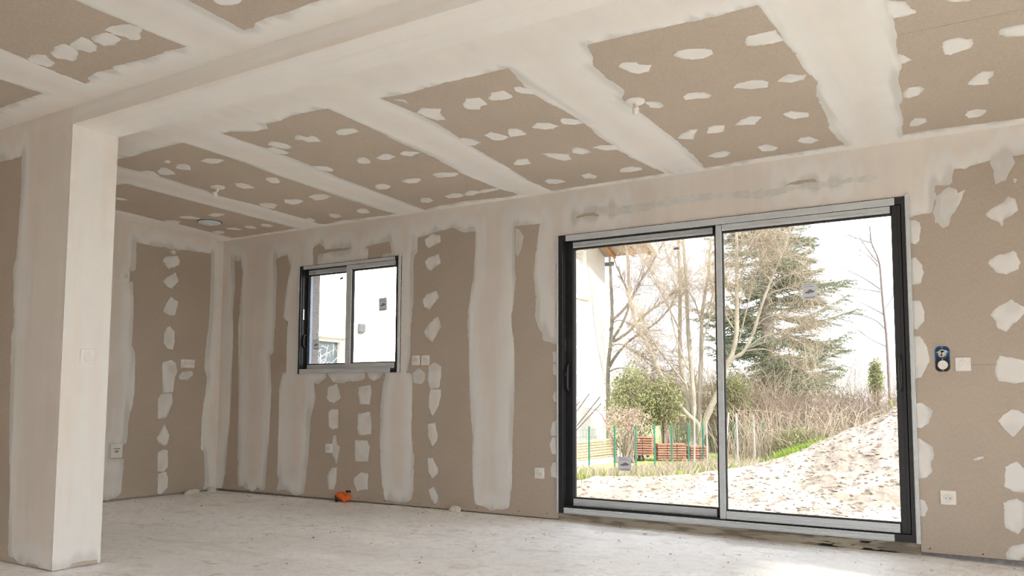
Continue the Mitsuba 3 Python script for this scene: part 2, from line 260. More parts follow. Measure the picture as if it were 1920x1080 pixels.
# ------------------------------------------------------------------ traced plaster outlines, in metres on their own plane
DARK = {
 'ceiling_front': [
  [3.036,-4.08,3.682,-4.333,3.684,-3.715,3.684,-3.461,3.679,-3.404,3.685,-3.265,3.693,-3.195,3.607,-3.209,3.359,-3.216,3.149,-3.245,3.168,-3.221,3.061,-3.24,2.954,-3.217,2.909,-3.181,2.881,-3.18,2.91,-3.416,2.933,-3.492,2.957,-3.63],
  [2.559,-3.786,2.551,-3.428,2.546,-3.218,2.139,-3.223,1.235,-3.235],
  [4.117,-3.734,4.089,-3.466,4.057,-3.171,4.099,-3.168,4.116,-3.195,4.132,-3.19,4.194,-3.205,4.229,-3.208,4.317,-3.196,4.406,-3.196,4.462,-3.202,4.524,-3.199,5.082,-3.208,5.04,-3.605,4.413,-3.768],
 ],
 'ceiling_rear': [
  [1.225,-1.874,1.1,-0.079,0.22,-0.066,0.336,-0.784,0.315,-0.929,0.383,-1.421,0.45,-1.902,0.585,-1.979,1.113,-1.886],
  [2.452,-2.29,2.429,-1.81,2.388,-1.465,2.428,-1.804,2.363,-1.387,2.326,-0.907,2.312,-0.828,2.284,-0.19,2.311,-0.062,1.714,-0.107,1.473,-0.075,1.443,-0.12,1.489,-0.276,1.512,-0.746,1.534,-0.88,1.527,-1.333,1.581,-1.43,1.63,-1.879,1.623,-2.198,1.559,-2.352,1.595,-2.374,1.763,-2.288,1.898,-2.271,2.009,-2.281,2.076,-2.292,2.188,-2.293],
  [2.815,-2.279,2.879,-2.281,3.024,-2.191,3.052,-2.207,3.124,-2.194,3.18,-2.266,3.287,-2.256,3.377,-2.277,3.417,-2.287,3.665,-2.266,3.636,-1.762,3.629,-1.972,3.619,-1.741,3.606,-1.388,3.598,-1.231,3.544,-0.876,3.525,-0.782,3.521,-0.381,3.523,-0.307,3.552,-0.167,3.553,-0.09,3.494,-0.074,3.09,-0.132,2.799,-0.112,2.617,-0.063,2.629,-0.127,2.715,-1.159,2.739,-1.281,2.77,-1.483,2.78,-1.616,2.796,-1.726,2.794,-1.804,2.819,-1.936,2.811,-2.1],
  [4.022,-2.233,4.203,-2.211,4.3,-2.22,4.448,-2.228,4.613,-2.222,4.728,-2.223,4.806,-2.215,4.755,-1.991,4.742,-1.879,4.739,-1.745,4.753,-1.599,4.755,-1.414,4.75,-1.314,4.745,-1.224,4.717,-1.045,4.72,-0.871,4.706,-0.754,4.709,-0.531,4.734,-0.285,4.76,-0.081,4.328,-0.081,3.852,-0.063,3.849,-0.412,3.909,-0.822,3.949,-1.191,3.962,-1.308,4.001,-1.515,4.037,-1.753,4.044,-1.966,4.028,-2.172],
  [5.261,-2.254,5.452,-2.253,5.622,-2.236,5.795,-2.225,5.897,-2.226,6.009,-2.23,6.011,-2.089,6.02,-1.991,6.013,-1.833,6.024,-1.688,6.015,-1.487,6.034,-1.271,5.989,-1.075,5.98,-0.912,5.975,-0.761,5.938,-0.478,5.954,-0.119,5.708,-0.107,5.464,-0.107,5.256,-0.095,5.131,-0.063,5.053,-0.074,5.088,-0.352,5.104,-0.722,5.108,-1.004,5.113,-1.158,5.115,-1.33,5.111,-1.551,5.176,-1.662,5.17,-1.857,5.177,-2.029,5.219,-2.117],
  [6.299,-0.138,6.33,-0.382,6.341,-0.431,6.349,-0.674,6.38,-0.79,6.387,-0.99,6.394,-1.072,6.433,-1.27,6.443,-1.302,6.438,-1.434,6.456,-1.645,6.465,-1.825,6.472,-1.922,6.478,-2.028,6.493,-2.28,6.735,-2.268,7.271,-2.198,7.378,-0.097,6.916,-0.114,6.558,-0.144,6.45,-0.151],
 ],
 'wall_back': [
  [0.175,2.295,0.261,2.281,0.294,2.153,0.273,1.954,0.264,1.775,0.251,1.639,0.262,1.461,0.272,1.16,0.285,0.988,0.293,0.584,0.31,0.077,0.33,0.044,0.38,0.061,0.44,0.039,0.539,0.014,0.586,0.05,0.69,0.036,0.709,0.075,0.727,0.333,0.747,0.62,0.758,0.987,0.727,1.312,0.776,1.35,0.772,1.469,0.788,1.681,0.792,2.081,0.772,2.243,0.917,2.271,0.964,2.147,0.918,1.979,0.903,1.861,0.882,1.664,0.945,1.634,0.937,1.463,0.943,1.163,0.883,1.15,0.852,0.986,0.856,0.726,0.858,0.467,0.856,0.223,0.873,0.148,0.859,0.044,0.969,0.056,1.033,0.041,1.096,0.007,1.158,0.023,1.221,0.053,1.236,0.129,1.258,0.28,1.277,0.481,1.281,0.632,1.294,0.77,1.327,0.846,1.342,0.922,1.322,1.047,1.369,1.04,1.413,1.062,1.466,1.095,1.473,1.139,1.497,1.105,1.539,1.058,1.592,1.048,1.689,1.044,1.732,1.06,1.792,1.056,1.843,1.059,1.91,1.068,1.935,1.1,1.939,1.137,1.955,1.137,1.964,1.099,2.035,1.055,2.109,1.089,2.125,1.11,2.158,1.134,2.161,1.12,2.132,1.024,2.111,0.863,2.107,0.666,2.111,0.483,2.119,0.336,2.145,0.167,2.168,0.072,2.183,0.049,2.254,0.048,2.319,0.037,2.411,0.046,2.473,0.047,2.493,0.164,2.498,0.306,2.493,0.448,2.471,0.566,2.462,0.674,2.466,0.853,2.471,1.035,2.458,1.13,2.407,1.136,2.414,1.176,2.446,1.284,2.443,1.493,2.45,1.599,2.465,1.733,2.465,1.91,2.46,2.06,2.475,2.133,2.506,2.135,2.504,2.277,2.872,2.327,2.889,2.309,2.969,2.282,3.095,2.266,3.089,2.124,3.075,1.93,3.05,1.777,3.023,1.622,3.016,1.519,3.029,1.416,3.035,1.197,3.044,0.981,3.061,0.749,3.078,0.59,3.075,0.42,3.081,0.251,3.096,0.131,3.116,0.072,3.191,0.061,3.251,0.035,3.336,0.047,3.441,0.067,3.455,0.166,3.464,0.365,3.466,0.578,3.48,0.838,3.486,1.075,3.486,1.189,3.481,1.337,3.449,1.5,3.47,1.699,3.488,1.811,3.483,1.936,3.483,2.055,3.478,2.271,3.698,2.263,3.682,2.205,3.663,2.046,3.641,1.861,3.656,1.737,3.668,1.649,3.656,1.552,3.679,1.466,3.721,1.415,3.727,1.353,3.818,1.333,3.89,1.308,3.888,-0.12,-0.032,-0.11,0.066,-0.002,0.104,0.043,0.134,0.174,0.153,0.418,0.176,0.581,0.184,0.852,0.186,1.156,0.194,1.503,0.173,1.767,0.182,1.877,0.202,2.028],
  [1.265,2.297,1.299,2.325,1.35,2.336,1.359,2.313,1.393,2.309,1.39,2.279,1.453,2.273,1.586,2.273,1.717,2.266,1.668,2.259,1.437,2.256,1.395,2.248,1.327,2.243,1.267,2.244],
  [1.276,2.224,1.315,2.219,1.315,2.139,1.274,2.143],
  [1.924,2.254,2.189,2.276,2.203,2.183,2.142,2.186,2.104,2.171,2.093,2.143,1.942,2.147,1.949,2.191,1.944,2.228],
  [4.025,2.282,4.088,2.299,4.179,2.299,4.3,2.323,4.337,2.308,4.255,2.287,4.179,2.282,4.095,2.288],
  [5.578,2.319,5.643,2.332,5.753,2.331,5.758,2.312,5.654,2.32],
  [5.763,2.3,5.825,2.303,5.881,2.304,5.769,2.288],
  [6.283,2.009,6.365,2.03,6.378,2.021,6.432,2.03,6.455,2.133,6.457,2.197,6.503,2.19,6.536,2.186,6.547,2.237,6.559,2.284,6.61,2.273,6.645,2.259,6.646,2.29,6.735,2.299,6.794,2.312,6.908,2.312,7.235,2.334,7.128,-0.165,6.263,-0.123],
 ],
 'wall_left': [
  [-0.956,2.324,-0.829,2.318,-0.698,2.32,-0.564,2.321,-0.154,2.343,-0.148,1.975,-0.152,1.671,-0.176,1.436,-0.186,1.285,-0.185,1.363,-0.19,1.208,-0.158,1.11,-0.178,0.899,-0.203,0.704,-0.2,0.412,-0.162,0.383,-0.138,0.104,-0.16,0.03,-0.132,-0.049,-0.922,-0.087,-1.192,-0.095,-1.32,-0.116,-1.326,-0.001,-1.118,0.015,-1.011,0.048,-0.991,0.375,-1.114,0.388,-1.119,0.482,-1.03,0.478,-0.976,0.501,-0.968,0.705,-0.934,0.833,-0.916,0.988,-0.924,1.248,-0.935,1.326,-0.963,1.39,-0.959,1.617,-0.961,1.807,-0.979,1.906,-0.974,1.964,-1.016,1.965,-1.019,2.047,-0.951,2.056,-0.954,2.215],
 ],
 'partition': [
  [0.683,2.329,1.755,2.294,1.988,2.292,2.0,2.125,1.994,1.874,1.99,1.711,1.955,1.649,1.973,1.571,1.994,1.312,1.974,1.248,1.978,1.227,1.998,0.882,2.008,0.736,2.048,0.377,2.061,0.082,2.078,0.025,2.122,0.035,2.204,-0.009,2.259,-0.009,2.257,0.014,2.364,0.014,2.429,-0.007,2.501,-0.008,2.508,-0.065,2.002,-0.125,0.696,-0.28],
 ],
 'column': [
  [-3.008,-0.003,-2.915,0.006,-2.91,0.022,-2.856,0.025,-2.782,0.021,-2.768,-0.001,-2.78,-0.022,-3.007,-0.029],
 ],
}
PATCH = {
 'ceiling_front': [
  [3.542,-3.488,3.59,-3.499,3.645,-3.485,3.684,-3.461,3.697,-3.414,3.67,-3.396,3.635,-3.383,3.607,-3.358,3.579,-3.351,3.545,-3.375,3.555,-3.404,3.536,-3.437],
  [3.404,-3.468,3.454,-3.48,3.525,-3.469,3.537,-3.443,3.513,-3.394,3.463,-3.382,3.426,-3.372,3.386,-3.393,3.388,-3.428,3.386,-3.444],
  [3.26,-3.484,3.388,-3.5,3.39,-3.463,3.35,-3.407,3.307,-3.381,3.256,-3.382,3.253,-3.414,3.238,-3.43,3.238,-3.461],
  [3.108,-3.48,3.179,-3.504,3.254,-3.503,3.244,-3.464,3.228,-3.422,3.141,-3.373,3.093,-3.371,3.089,-3.397,3.062,-3.422,3.074,-3.454],
  [2.933,-3.492,2.984,-3.509,3.031,-3.504,3.054,-3.478,3.035,-3.446,3.002,-3.402,2.945,-3.387,2.921,-3.394,2.922,-3.434,2.917,-3.47],
  [4.168,-3.418,4.158,-3.393,4.163,-3.375,4.196,-3.349,4.235,-3.346,4.262,-3.355,4.286,-3.38,4.199,-3.433],
 ],
 'ceiling_rear': [
  [1.732,-1.97,1.85,-2.02,1.872,-1.989,1.829,-1.911,1.779,-1.851,1.695,-1.873,1.677,-1.913],
  [1.635,-2.028,1.697,-2.015,1.706,-1.975,1.633,-1.877,1.588,-1.893,1.6,-1.996],
  [1.923,-1.959,2.012,-2.007,2.059,-1.995,2.057,-1.946,1.962,-1.865,1.925,-1.905,1.91,-1.932],
  [1.988,-2.097,2.049,-2.115,2.024,-2.066,1.974,-2.053,1.968,-2.076],
  [2.21,-1.975,2.296,-1.997,2.366,-1.948,2.366,-1.9,2.272,-1.882,2.219,-1.898],
  [0.607,-0.968,0.708,-0.935,0.712,-0.822,0.648,-0.804,0.587,-0.869,0.558,-0.914],
  [0.866,-0.867,0.983,-0.904,1.034,-0.82,0.921,-0.779,0.855,-0.802],
  [0.308,-0.921,0.376,-0.921,0.45,-0.865,0.429,-0.82,0.317,-0.769,0.306,-0.835],
  [0.562,-0.438,0.638,-0.392,0.64,-0.297,0.56,-0.3,0.514,-0.372],
  [0.732,-0.368,0.811,-0.4,0.845,-0.361,0.786,-0.254,0.72,-0.281],
  [0.948,-0.36,0.994,-0.38,1.038,-0.336,0.998,-0.251,0.924,-0.234,0.9,-0.298],
  [0.29,-0.377,0.405,-0.393,0.403,-0.31,0.323,-0.258,0.259,-0.276],
  [0.773,-1.667,0.797,-1.63,0.784,-1.559,0.723,-1.582,0.71,-1.627],
  [2.885,-1.999,2.954,-2.028,2.98,-1.984,2.988,-1.923,2.966,-1.873,2.916,-1.856,2.893,-1.894,2.876,-1.948],
  [2.804,-1.942,2.876,-1.948,2.88,-1.873,2.871,-1.794,2.81,-1.788,2.781,-1.843],
  [3.155,-2.027,3.189,-2.025,3.203,-1.971,3.25,-1.983,3.253,-1.941,3.232,-1.9,3.211,-1.857,3.178,-1.877,3.132,-1.892,3.129,-1.949,3.098,-1.968],
  [3.425,-1.955,3.476,-1.98,3.566,-1.945,3.541,-1.879,3.486,-1.879,3.425,-1.876,3.396,-1.907],
  [3.125,-1.447,3.181,-1.483,3.216,-1.464,3.191,-1.375,3.138,-1.341,3.097,-1.356,3.085,-1.389],
  [2.771,-1.496,2.813,-1.471,2.851,-1.431,2.83,-1.357,2.783,-1.326,2.749,-1.372,2.739,-1.43],
  [2.213,-1.421,2.28,-1.456,2.324,-1.418,2.271,-1.328,2.211,-1.298,2.18,-1.333],
  [1.936,-1.472,1.994,-1.449,1.996,-1.396,1.953,-1.292,1.869,-1.322,1.872,-1.391],
  [1.877,-0.933,1.916,-0.9,1.985,-0.877,1.969,-0.808,1.859,-0.756,1.795,-0.76,1.79,-0.845],
  [2.106,-0.886,2.204,-0.924,2.275,-0.881,2.259,-0.802,2.136,-0.754,2.065,-0.774],
  [1.595,-0.939,1.657,-0.925,1.698,-0.862,1.674,-0.818,1.552,-0.743,1.517,-0.789,1.542,-0.874],
  [1.801,-0.359,1.851,-0.366,1.864,-0.294,1.826,-0.219,1.744,-0.213,1.736,-0.262],
  [2.106,-0.333,2.186,-0.377,2.213,-0.335,2.145,-0.206,2.072,-0.223,2.064,-0.28],
  [1.49,-0.326,1.557,-0.342,1.522,-0.222,1.469,-0.213,1.449,-0.266],
  [3.268,-1.413,3.367,-1.462,3.404,-1.45,3.397,-1.372,3.324,-1.342,3.27,-1.363],
  [3.47,-1.417,3.526,-1.443,3.596,-1.376,3.602,-1.355,3.535,-1.342,3.494,-1.32,3.456,-1.372],
  [3.34,-0.903,3.398,-0.922,3.521,-0.86,3.508,-0.805,3.449,-0.777,3.325,-0.809],
  [3.038,-0.881,3.122,-0.905,3.198,-0.872,3.182,-0.816,3.097,-0.777,3.032,-0.793],
  [2.757,-0.852,2.825,-0.895,2.882,-0.884,2.876,-0.794,2.793,-0.748,2.733,-0.774],
  [2.791,-0.34,2.849,-0.396,2.908,-0.365,2.876,-0.272,2.796,-0.238,2.757,-0.278],
  [3.039,-0.349,3.142,-0.389,3.193,-0.368,3.192,-0.293,3.12,-0.248,3.031,-0.275],
  [3.212,-0.331,3.301,-0.393,3.355,-0.36,3.338,-0.296,3.242,-0.252,3.196,-0.28],
  [3.336,-0.322,3.424,-0.367,3.541,-0.335,3.518,-0.3,3.4,-0.274,3.342,-0.283],
  [4.044,-1.966,4.118,-2.011,4.154,-1.971,4.202,-1.941,4.156,-1.898,4.117,-1.787,4.062,-1.799,4.047,-1.871],
  [4.025,-2.173,4.096,-2.183,4.111,-2.145,4.096,-2.086,4.091,-2.143,4.076,-2.171],
  [4.335,-1.928,4.403,-1.996,4.475,-1.971,4.468,-1.921,4.455,-1.868,4.408,-1.859,4.371,-1.818,4.328,-1.849,4.315,-1.883],
  [4.504,-1.935,4.571,-1.998,4.636,-1.992,4.639,-1.911,4.627,-1.883,4.57,-1.875,4.509,-1.903],
  [4.146,-1.442,4.212,-1.466,4.243,-1.408,4.255,-1.333,4.19,-1.293,4.142,-1.329],
  [3.98,-1.475,4.024,-1.457,4.048,-1.402,4.05,-1.33,3.98,-1.303,3.94,-1.338],
  [4.333,-1.461,4.384,-1.443,4.386,-1.388,4.376,-1.315,4.307,-1.318,4.262,-1.327,4.29,-1.39],
  [4.458,-1.412,4.532,-1.473,4.586,-1.432,4.616,-1.356,4.562,-1.327,4.508,-1.341],
  [4.666,-1.443,4.701,-1.459,4.76,-1.398,4.758,-1.323,4.704,-1.324,4.654,-1.372],
  [4.706,-2.001,4.731,-1.995,4.781,-1.924,4.75,-1.859,4.699,-1.905,4.686,-1.947],
  [4.258,-0.939,4.306,-0.919,4.399,-0.83,4.364,-0.723,4.304,-0.707,4.279,-0.768,4.259,-0.854],
  [4.468,-0.924,4.512,-0.938,4.543,-0.894,4.543,-0.798,4.473,-0.775,4.436,-0.847],
  [4.593,-0.88,4.661,-0.894,4.745,-0.849,4.716,-0.757,4.642,-0.78],
  [3.977,-0.835,4.056,-0.91,4.119,-0.882,4.095,-0.817,4.086,-0.768,4.01,-0.768,3.967,-0.798],
  [4.236,-0.34,4.313,-0.363,4.324,-0.247,4.279,-0.213,4.221,-0.241],
  [4.525,-0.319,4.566,-0.358,4.632,-0.355,4.678,-0.308,4.671,-0.242,4.577,-0.231,4.504,-0.263],
  [3.934,-0.34,3.997,-0.372,4.049,-0.312,4.062,-0.242,3.976,-0.218,3.924,-0.262],
  [5.195,-1.456,5.227,-1.454,5.262,-1.415,5.264,-1.345,5.227,-1.326,5.189,-1.361],
  [5.271,-1.967,5.311,-1.998,5.361,-1.972,5.371,-1.933,5.417,-1.896,5.37,-1.837,5.322,-1.83,5.296,-1.862,5.282,-1.922],
  [5.544,-1.954,5.582,-1.987,5.621,-1.981,5.692,-1.95,5.716,-1.919,5.705,-1.863,5.655,-1.843,5.606,-1.854,5.56,-1.901],
  [5.397,-1.422,5.443,-1.463,5.515,-1.435,5.532,-1.367,5.502,-1.33,5.453,-1.36,5.392,-1.373],
  [5.658,-1.41,5.685,-1.453,5.766,-1.464,5.822,-1.435,5.834,-1.392,5.806,-1.329,5.732,-1.344],
  [5.868,-1.376,5.907,-1.426,5.95,-1.45,5.977,-1.411,6.019,-1.395,5.992,-1.339,5.933,-1.328],
  [5.773,-0.881,5.827,-0.908,5.901,-0.827,5.891,-0.76,5.807,-0.766,5.782,-0.838],
  [5.49,-0.838,5.558,-0.913,5.617,-0.939,5.665,-0.898,5.589,-0.79,5.535,-0.81],
  [5.303,-0.775,5.349,-0.87,5.389,-0.899,5.443,-0.866,5.408,-0.766,5.371,-0.747],
  [5.12,-0.771,5.166,-0.844,5.241,-0.895,5.285,-0.876,5.238,-0.8,5.195,-0.702],
  [5.149,-0.315,5.216,-0.374,5.285,-0.38,5.313,-0.322,5.262,-0.253,5.192,-0.249],
  [5.486,-0.353,5.554,-0.383,5.6,-0.269,5.558,-0.215,5.491,-0.239],
  [5.732,-0.341,5.763,-0.401,5.812,-0.403,5.848,-0.294,5.794,-0.249,5.748,-0.286],
  [5.906,-1.857,5.861,-1.875,5.868,-1.922,5.892,-1.971,5.939,-1.977,6.015,-1.971,6.019,-1.846,5.964,-1.846],
  [6.461,-2.012,6.52,-1.961,6.533,-1.898,6.554,-1.829,6.499,-1.822,6.462,-1.827,6.447,-1.909],
  [6.429,-1.431,6.449,-1.401,6.477,-1.323,6.442,-1.294,6.419,-1.298],
  [6.614,-1.449,6.626,-1.475,6.681,-1.483,6.705,-1.443,6.734,-1.434,6.728,-1.362,6.709,-1.322,6.663,-1.306,6.634,-1.288,6.61,-1.311],
  [6.831,-1.431,6.843,-1.479,6.869,-1.487,6.924,-1.481,6.964,-1.459,6.97,-1.346,6.923,-1.346,6.856,-1.38],
  [6.676,-0.846,6.712,-0.941,6.75,-0.995,6.798,-0.969,6.793,-0.901,6.777,-0.87,6.765,-0.792,6.705,-0.807],
  [6.388,-0.889,6.421,-0.948,6.472,-0.943,6.488,-0.885,6.451,-0.805,6.396,-0.785,6.379,-0.814],
  [6.354,-0.34,6.391,-0.428,6.451,-0.391,6.446,-0.326,6.396,-0.272,6.354,-0.288],
  [6.64,-0.33,6.651,-0.402,6.698,-0.416,6.737,-0.38,6.74,-0.334,6.705,-0.264,6.65,-0.27],
  [6.667,-1.939,6.663,-1.888,6.68,-1.857,6.742,-1.832,6.759,-1.882],
 ],
 'wall_back': [
  [1.474,0.911,1.489,0.989,1.497,1.015,1.602,1.042,1.649,0.918,1.572,0.867,1.51,0.886],
  [1.504,0.782,1.538,0.815,1.622,0.816,1.622,0.644,1.544,0.636,1.511,0.654],
  [1.503,0.22,1.554,0.292,1.619,0.301,1.618,0.175,1.59,0.104,1.524,0.096],
  [1.857,1.013,1.993,1.031,2.014,0.987,1.997,0.863,1.88,0.865,1.859,0.937],
  [1.857,0.78,1.998,0.794,2.017,0.689,2.016,0.603,1.879,0.593,1.852,0.649],
  [1.826,0.55,1.971,0.546,2.002,0.491,1.984,0.367,1.834,0.363],
  [1.829,0.224,1.912,0.271,1.986,0.263,1.989,0.128,1.866,0.108,1.822,0.174],
  [2.636,1.188,2.695,1.211,2.762,1.186,2.768,1.115,2.75,1.003,2.654,0.991,2.625,1.081],
  [2.651,0.985,2.765,0.991,2.765,0.95,2.742,0.855,2.679,0.766,2.644,0.843,2.64,0.926],
  [2.635,0.701,2.702,0.714,2.74,0.621,2.734,0.574,2.683,0.52,2.637,0.606],
  [2.635,0.418,2.691,0.423,2.744,0.341,2.737,0.294,2.686,0.263,2.646,0.301],
  [2.643,0.167,2.702,0.194,2.747,0.121,2.743,0.075,2.711,0.055,2.674,0.093],
  [2.576,2.26,2.659,2.299,2.742,2.277,2.746,2.223,2.627,2.18,2.593,2.204],
  [2.578,2.07,2.628,2.106,2.728,2.117,2.749,2.049,2.647,1.986,2.605,2.007],
  [2.563,1.741,2.6,1.786,2.702,1.816,2.738,1.757,2.635,1.656,2.576,1.686],
  [2.583,1.472,2.637,1.543,2.727,1.599,2.761,1.511,2.669,1.383,2.605,1.425],
  [3.818,1.272,3.852,1.271,3.859,1.193,3.818,1.188],
  [3.818,1.176,3.859,1.181,3.859,1.086,3.825,1.098],
  [3.818,1.142,3.827,1.176,3.851,1.182,3.851,1.089,3.824,1.101],
  [3.818,0.933,3.834,0.973,3.851,0.968,3.851,0.887,3.824,0.898],
  [3.8,0.679,3.814,0.737,3.851,0.755,3.851,0.635,3.807,0.639],
  [3.79,0.57,3.814,0.622,3.851,0.623,3.85,0.498,3.807,0.508],
  [3.798,0.382,3.814,0.434,3.85,0.441,3.85,0.327,3.807,0.331],
  [6.3,2.007,6.33,2.006,6.36,1.982,6.365,1.936,6.353,1.876,6.326,1.853,6.295,1.867],
  [6.296,1.768,6.33,1.773,6.359,1.725,6.368,1.679,6.363,1.65,6.355,1.613,6.318,1.608,6.292,1.617],
  [6.705,1.995,6.728,2.021,6.797,2.056,6.823,2.086,6.858,2.063,6.865,1.997,6.793,1.948,6.782,1.899,6.774,1.939,6.732,1.962],
  [6.704,1.711,6.736,1.744,6.786,1.754,6.841,1.771,6.869,1.704,6.855,1.663,6.799,1.635,6.751,1.646,6.721,1.681],
  [6.851,2.187,6.872,2.187,6.855,2.146],
  [6.298,1.513,6.349,1.51,6.366,1.438,6.364,1.388,6.321,1.336,6.295,1.35],
  [6.296,1.295,6.339,1.298,6.377,1.222,6.382,1.139,6.334,1.049,6.293,1.046],
  [6.706,1.4,6.749,1.45,6.819,1.486,6.875,1.443,6.873,1.404,6.841,1.366,6.778,1.301,6.741,1.331,6.732,1.371],
  [6.73,1.132,6.745,1.168,6.799,1.158,6.863,1.141,6.885,1.121,6.877,1.016,6.814,1.013,6.733,1.021,6.719,1.061],
  [6.296,0.891,6.34,0.896,6.391,0.852,6.368,0.777,6.326,0.746,6.298,0.756],
  [6.297,0.696,6.333,0.672,6.385,0.639,6.39,0.581,6.368,0.531,6.381,0.502,6.344,0.456,6.299,0.448],
  [6.302,0.33,6.331,0.327,6.347,0.275,6.327,0.224,6.301,0.232],
  [6.725,0.798,6.751,0.832,6.793,0.862,6.833,0.851,6.857,0.833,6.851,0.776,6.821,0.738,6.791,0.707,6.748,0.755],
  [6.748,0.538,6.807,0.573,6.83,0.542,6.86,0.506,6.865,0.423,6.828,0.397,6.784,0.404,6.74,0.429],
  [6.735,0.34,6.799,0.365,6.83,0.346,6.836,0.301,6.825,0.207,6.795,0.168,6.735,0.195],
  [6.73,0.05,6.764,0.1,6.829,0.12,6.852,0.108,6.834,0.052,6.777,0.009,6.741,0.019],
  [6.587,0.574,6.617,0.589,6.664,0.599,6.625,0.575,6.6,0.568],
 ],
 'wall_left': [
  [-0.686,2.203,-0.658,2.244,-0.532,2.268,-0.502,2.223,-0.52,2.18,-0.616,2.131,-0.655,2.161],
  [-0.675,2.005,-0.642,2.044,-0.548,2.106,-0.506,2.028,-0.586,1.945,-0.639,1.966],
  [-0.666,1.72,-0.639,1.788,-0.59,1.868,-0.501,1.828,-0.511,1.774,-0.538,1.692,-0.598,1.693],
  [-0.642,1.513,-0.622,1.567,-0.593,1.589,-0.532,1.547,-0.527,1.442,-0.547,1.369,-0.599,1.372,-0.646,1.422],
  [-0.624,2.305,-0.579,2.322,-0.54,2.298,-0.577,2.272],
  [-0.652,1.239,-0.554,1.27,-0.506,1.238,-0.487,1.157,-0.516,1.102,-0.526,0.966,-0.633,0.958,-0.645,1.072],
  [-0.648,0.952,-0.533,0.953,-0.527,0.872,-0.564,0.764,-0.607,0.718,-0.683,0.719,-0.679,0.805,-0.686,0.898],
  [-0.68,0.541,-0.647,0.593,-0.605,0.671,-0.573,0.617,-0.548,0.563,-0.567,0.477,-0.612,0.472,-0.666,0.501],
  [-0.666,0.409,-0.61,0.432,-0.557,0.416,-0.551,0.27,-0.602,0.22,-0.662,0.237],
  [-0.654,0.211,-0.571,0.225,-0.541,0.163,-0.55,0.07,-0.623,0.018,-0.65,0.027],
 ],
}
THIN = {
 'wall_back': [
  [2.454,1.125,2.53,1.168,2.607,1.117,2.6,1.069,2.547,1.034,2.471,1.046],
  [1.556,0.515,1.571,0.585,1.606,0.58,1.614,0.504,1.658,0.48,1.629,0.384,1.613,0.333,1.595,0.37,1.564,0.413],
  [3.482,2.258,3.526,2.234,3.563,2.174,3.534,2.082,3.498,2.023,3.48,2.062],
  [2.88,2.329,3.095,2.329,3.096,2.269,2.969,2.282],
  [6.432,2.034,6.455,2.129,6.516,2.185,6.555,2.161,6.567,2.137,6.603,2.155,6.557,2.049,6.529,2.0,6.508,1.95,6.478,1.939,6.457,1.978,6.437,1.973],
  [6.735,2.299,6.751,2.325,6.85,2.328,6.864,2.279,6.831,2.226,6.814,2.185,6.764,2.17,6.753,2.215,6.755,2.244],
  [0.167,2.345,0.255,2.337,0.262,2.277,0.175,2.291],
 ],
 'wall_left': [
  [-0.47,1.123,-0.424,1.166,-0.32,1.169,-0.311,1.134,-0.373,1.085,-0.453,1.09],
 ],
}

THIN['wall_back'].append([4.164,2.364,4.562,2.335,4.785,2.36,5.13,2.341,5.572,2.319,5.848,2.318,6.147,2.334,6.145,2.259,5.734,2.267,5.618,2.264,5.439,2.238,5.129,2.283,4.729,2.268,4.299,2.244,4.179,2.296])
# the boards go on to the right of the frame in the same pattern
DARK['ceiling_rear'].append([7.62,-2.27,8.55,-2.25,8.57,-0.12,7.6,-0.1])
DARK['ceiling_front'] += [[5.35,-3.76,6.2,-3.7,6.22,-3.22,5.38,-3.2], [2.95,-6.6,3.75,-6.6,3.72,-4.75,2.93,-4.72], [4.12,-6.6,5.0,-6.6,5.02,-4.2,4.1,-4.22], [5.35,-6.6,6.2,-6.62,6.22,-4.15,5.36,-4.2], [6.6,-6.6,7.4,-6.6,7.42,-3.2,6.58,-3.22], [7.75,-6.6,8.65,-6.58,8.66,-3.24,7.76,-3.2]]

# ------------------------------------------------------------------ the setting
D0, D1, DZ0, DZ1 = 3.863, 6.303, 0.07, 2.155
W0, W1, WZ0, WZ1 = 1.098, 2.330, 1.137, 2.145
door_hole, win_hole = sbox(D0, -0.2, D1, DZ1), sbox(W0, WZ0, W1, WZ1)
RIGHT_OPEN = [sbox(-5.2, -0.02, -1.7, 2.3), sbox(-8.8, -0.02, -5.5, 2.3)]
# floor: raw screed, a little uneven along the window wall
fx, fy = np.linspace(XL - 0.2, XR + 0.2, 150), np.unique(np.concatenate([np.linspace(YS - 0.2, -1.5, 60), np.linspace(-1.5, 0.06, 50)]))
gx, gy = np.meshgrid(fx, fy)
edge_z = np.interp(gx, [0, 1.68, 2.4, 3.16, 3.83, 5.2, 6.29, 6.56, 6.8, 9], [0.0, .008, .014, .014, .015, .006, .0, -.008, -.014, -.016])
gz = edge_z * np.exp(-(gy / 1.3) ** 2) + 0.004 * (meshkit.fbm(np.stack([gx * 1.7, gy * 1.7, gx * 0], -1), 3) - 0.5)
i = np.arange(gx.size).reshape(gx.shape); q = np.stack([i[:-1, :-1], i[:-1, 1:], i[1:, 1:], i[1:, :-1]], -1).reshape(-1, 4)
put('floor', (np.stack([gx, gy, gz], -1).reshape(-1, 3), q), 'm_screed', smooth=True, kind='structure', label='raw grey concrete screed floor with white dust and brown marks')
put('floor_slab', bx(XL - 0.3, XR + 0.3, YS - 0.3, 0.25, -0.45, -0.06), 'm_block', kind='structure', label='concrete slab under the floor')

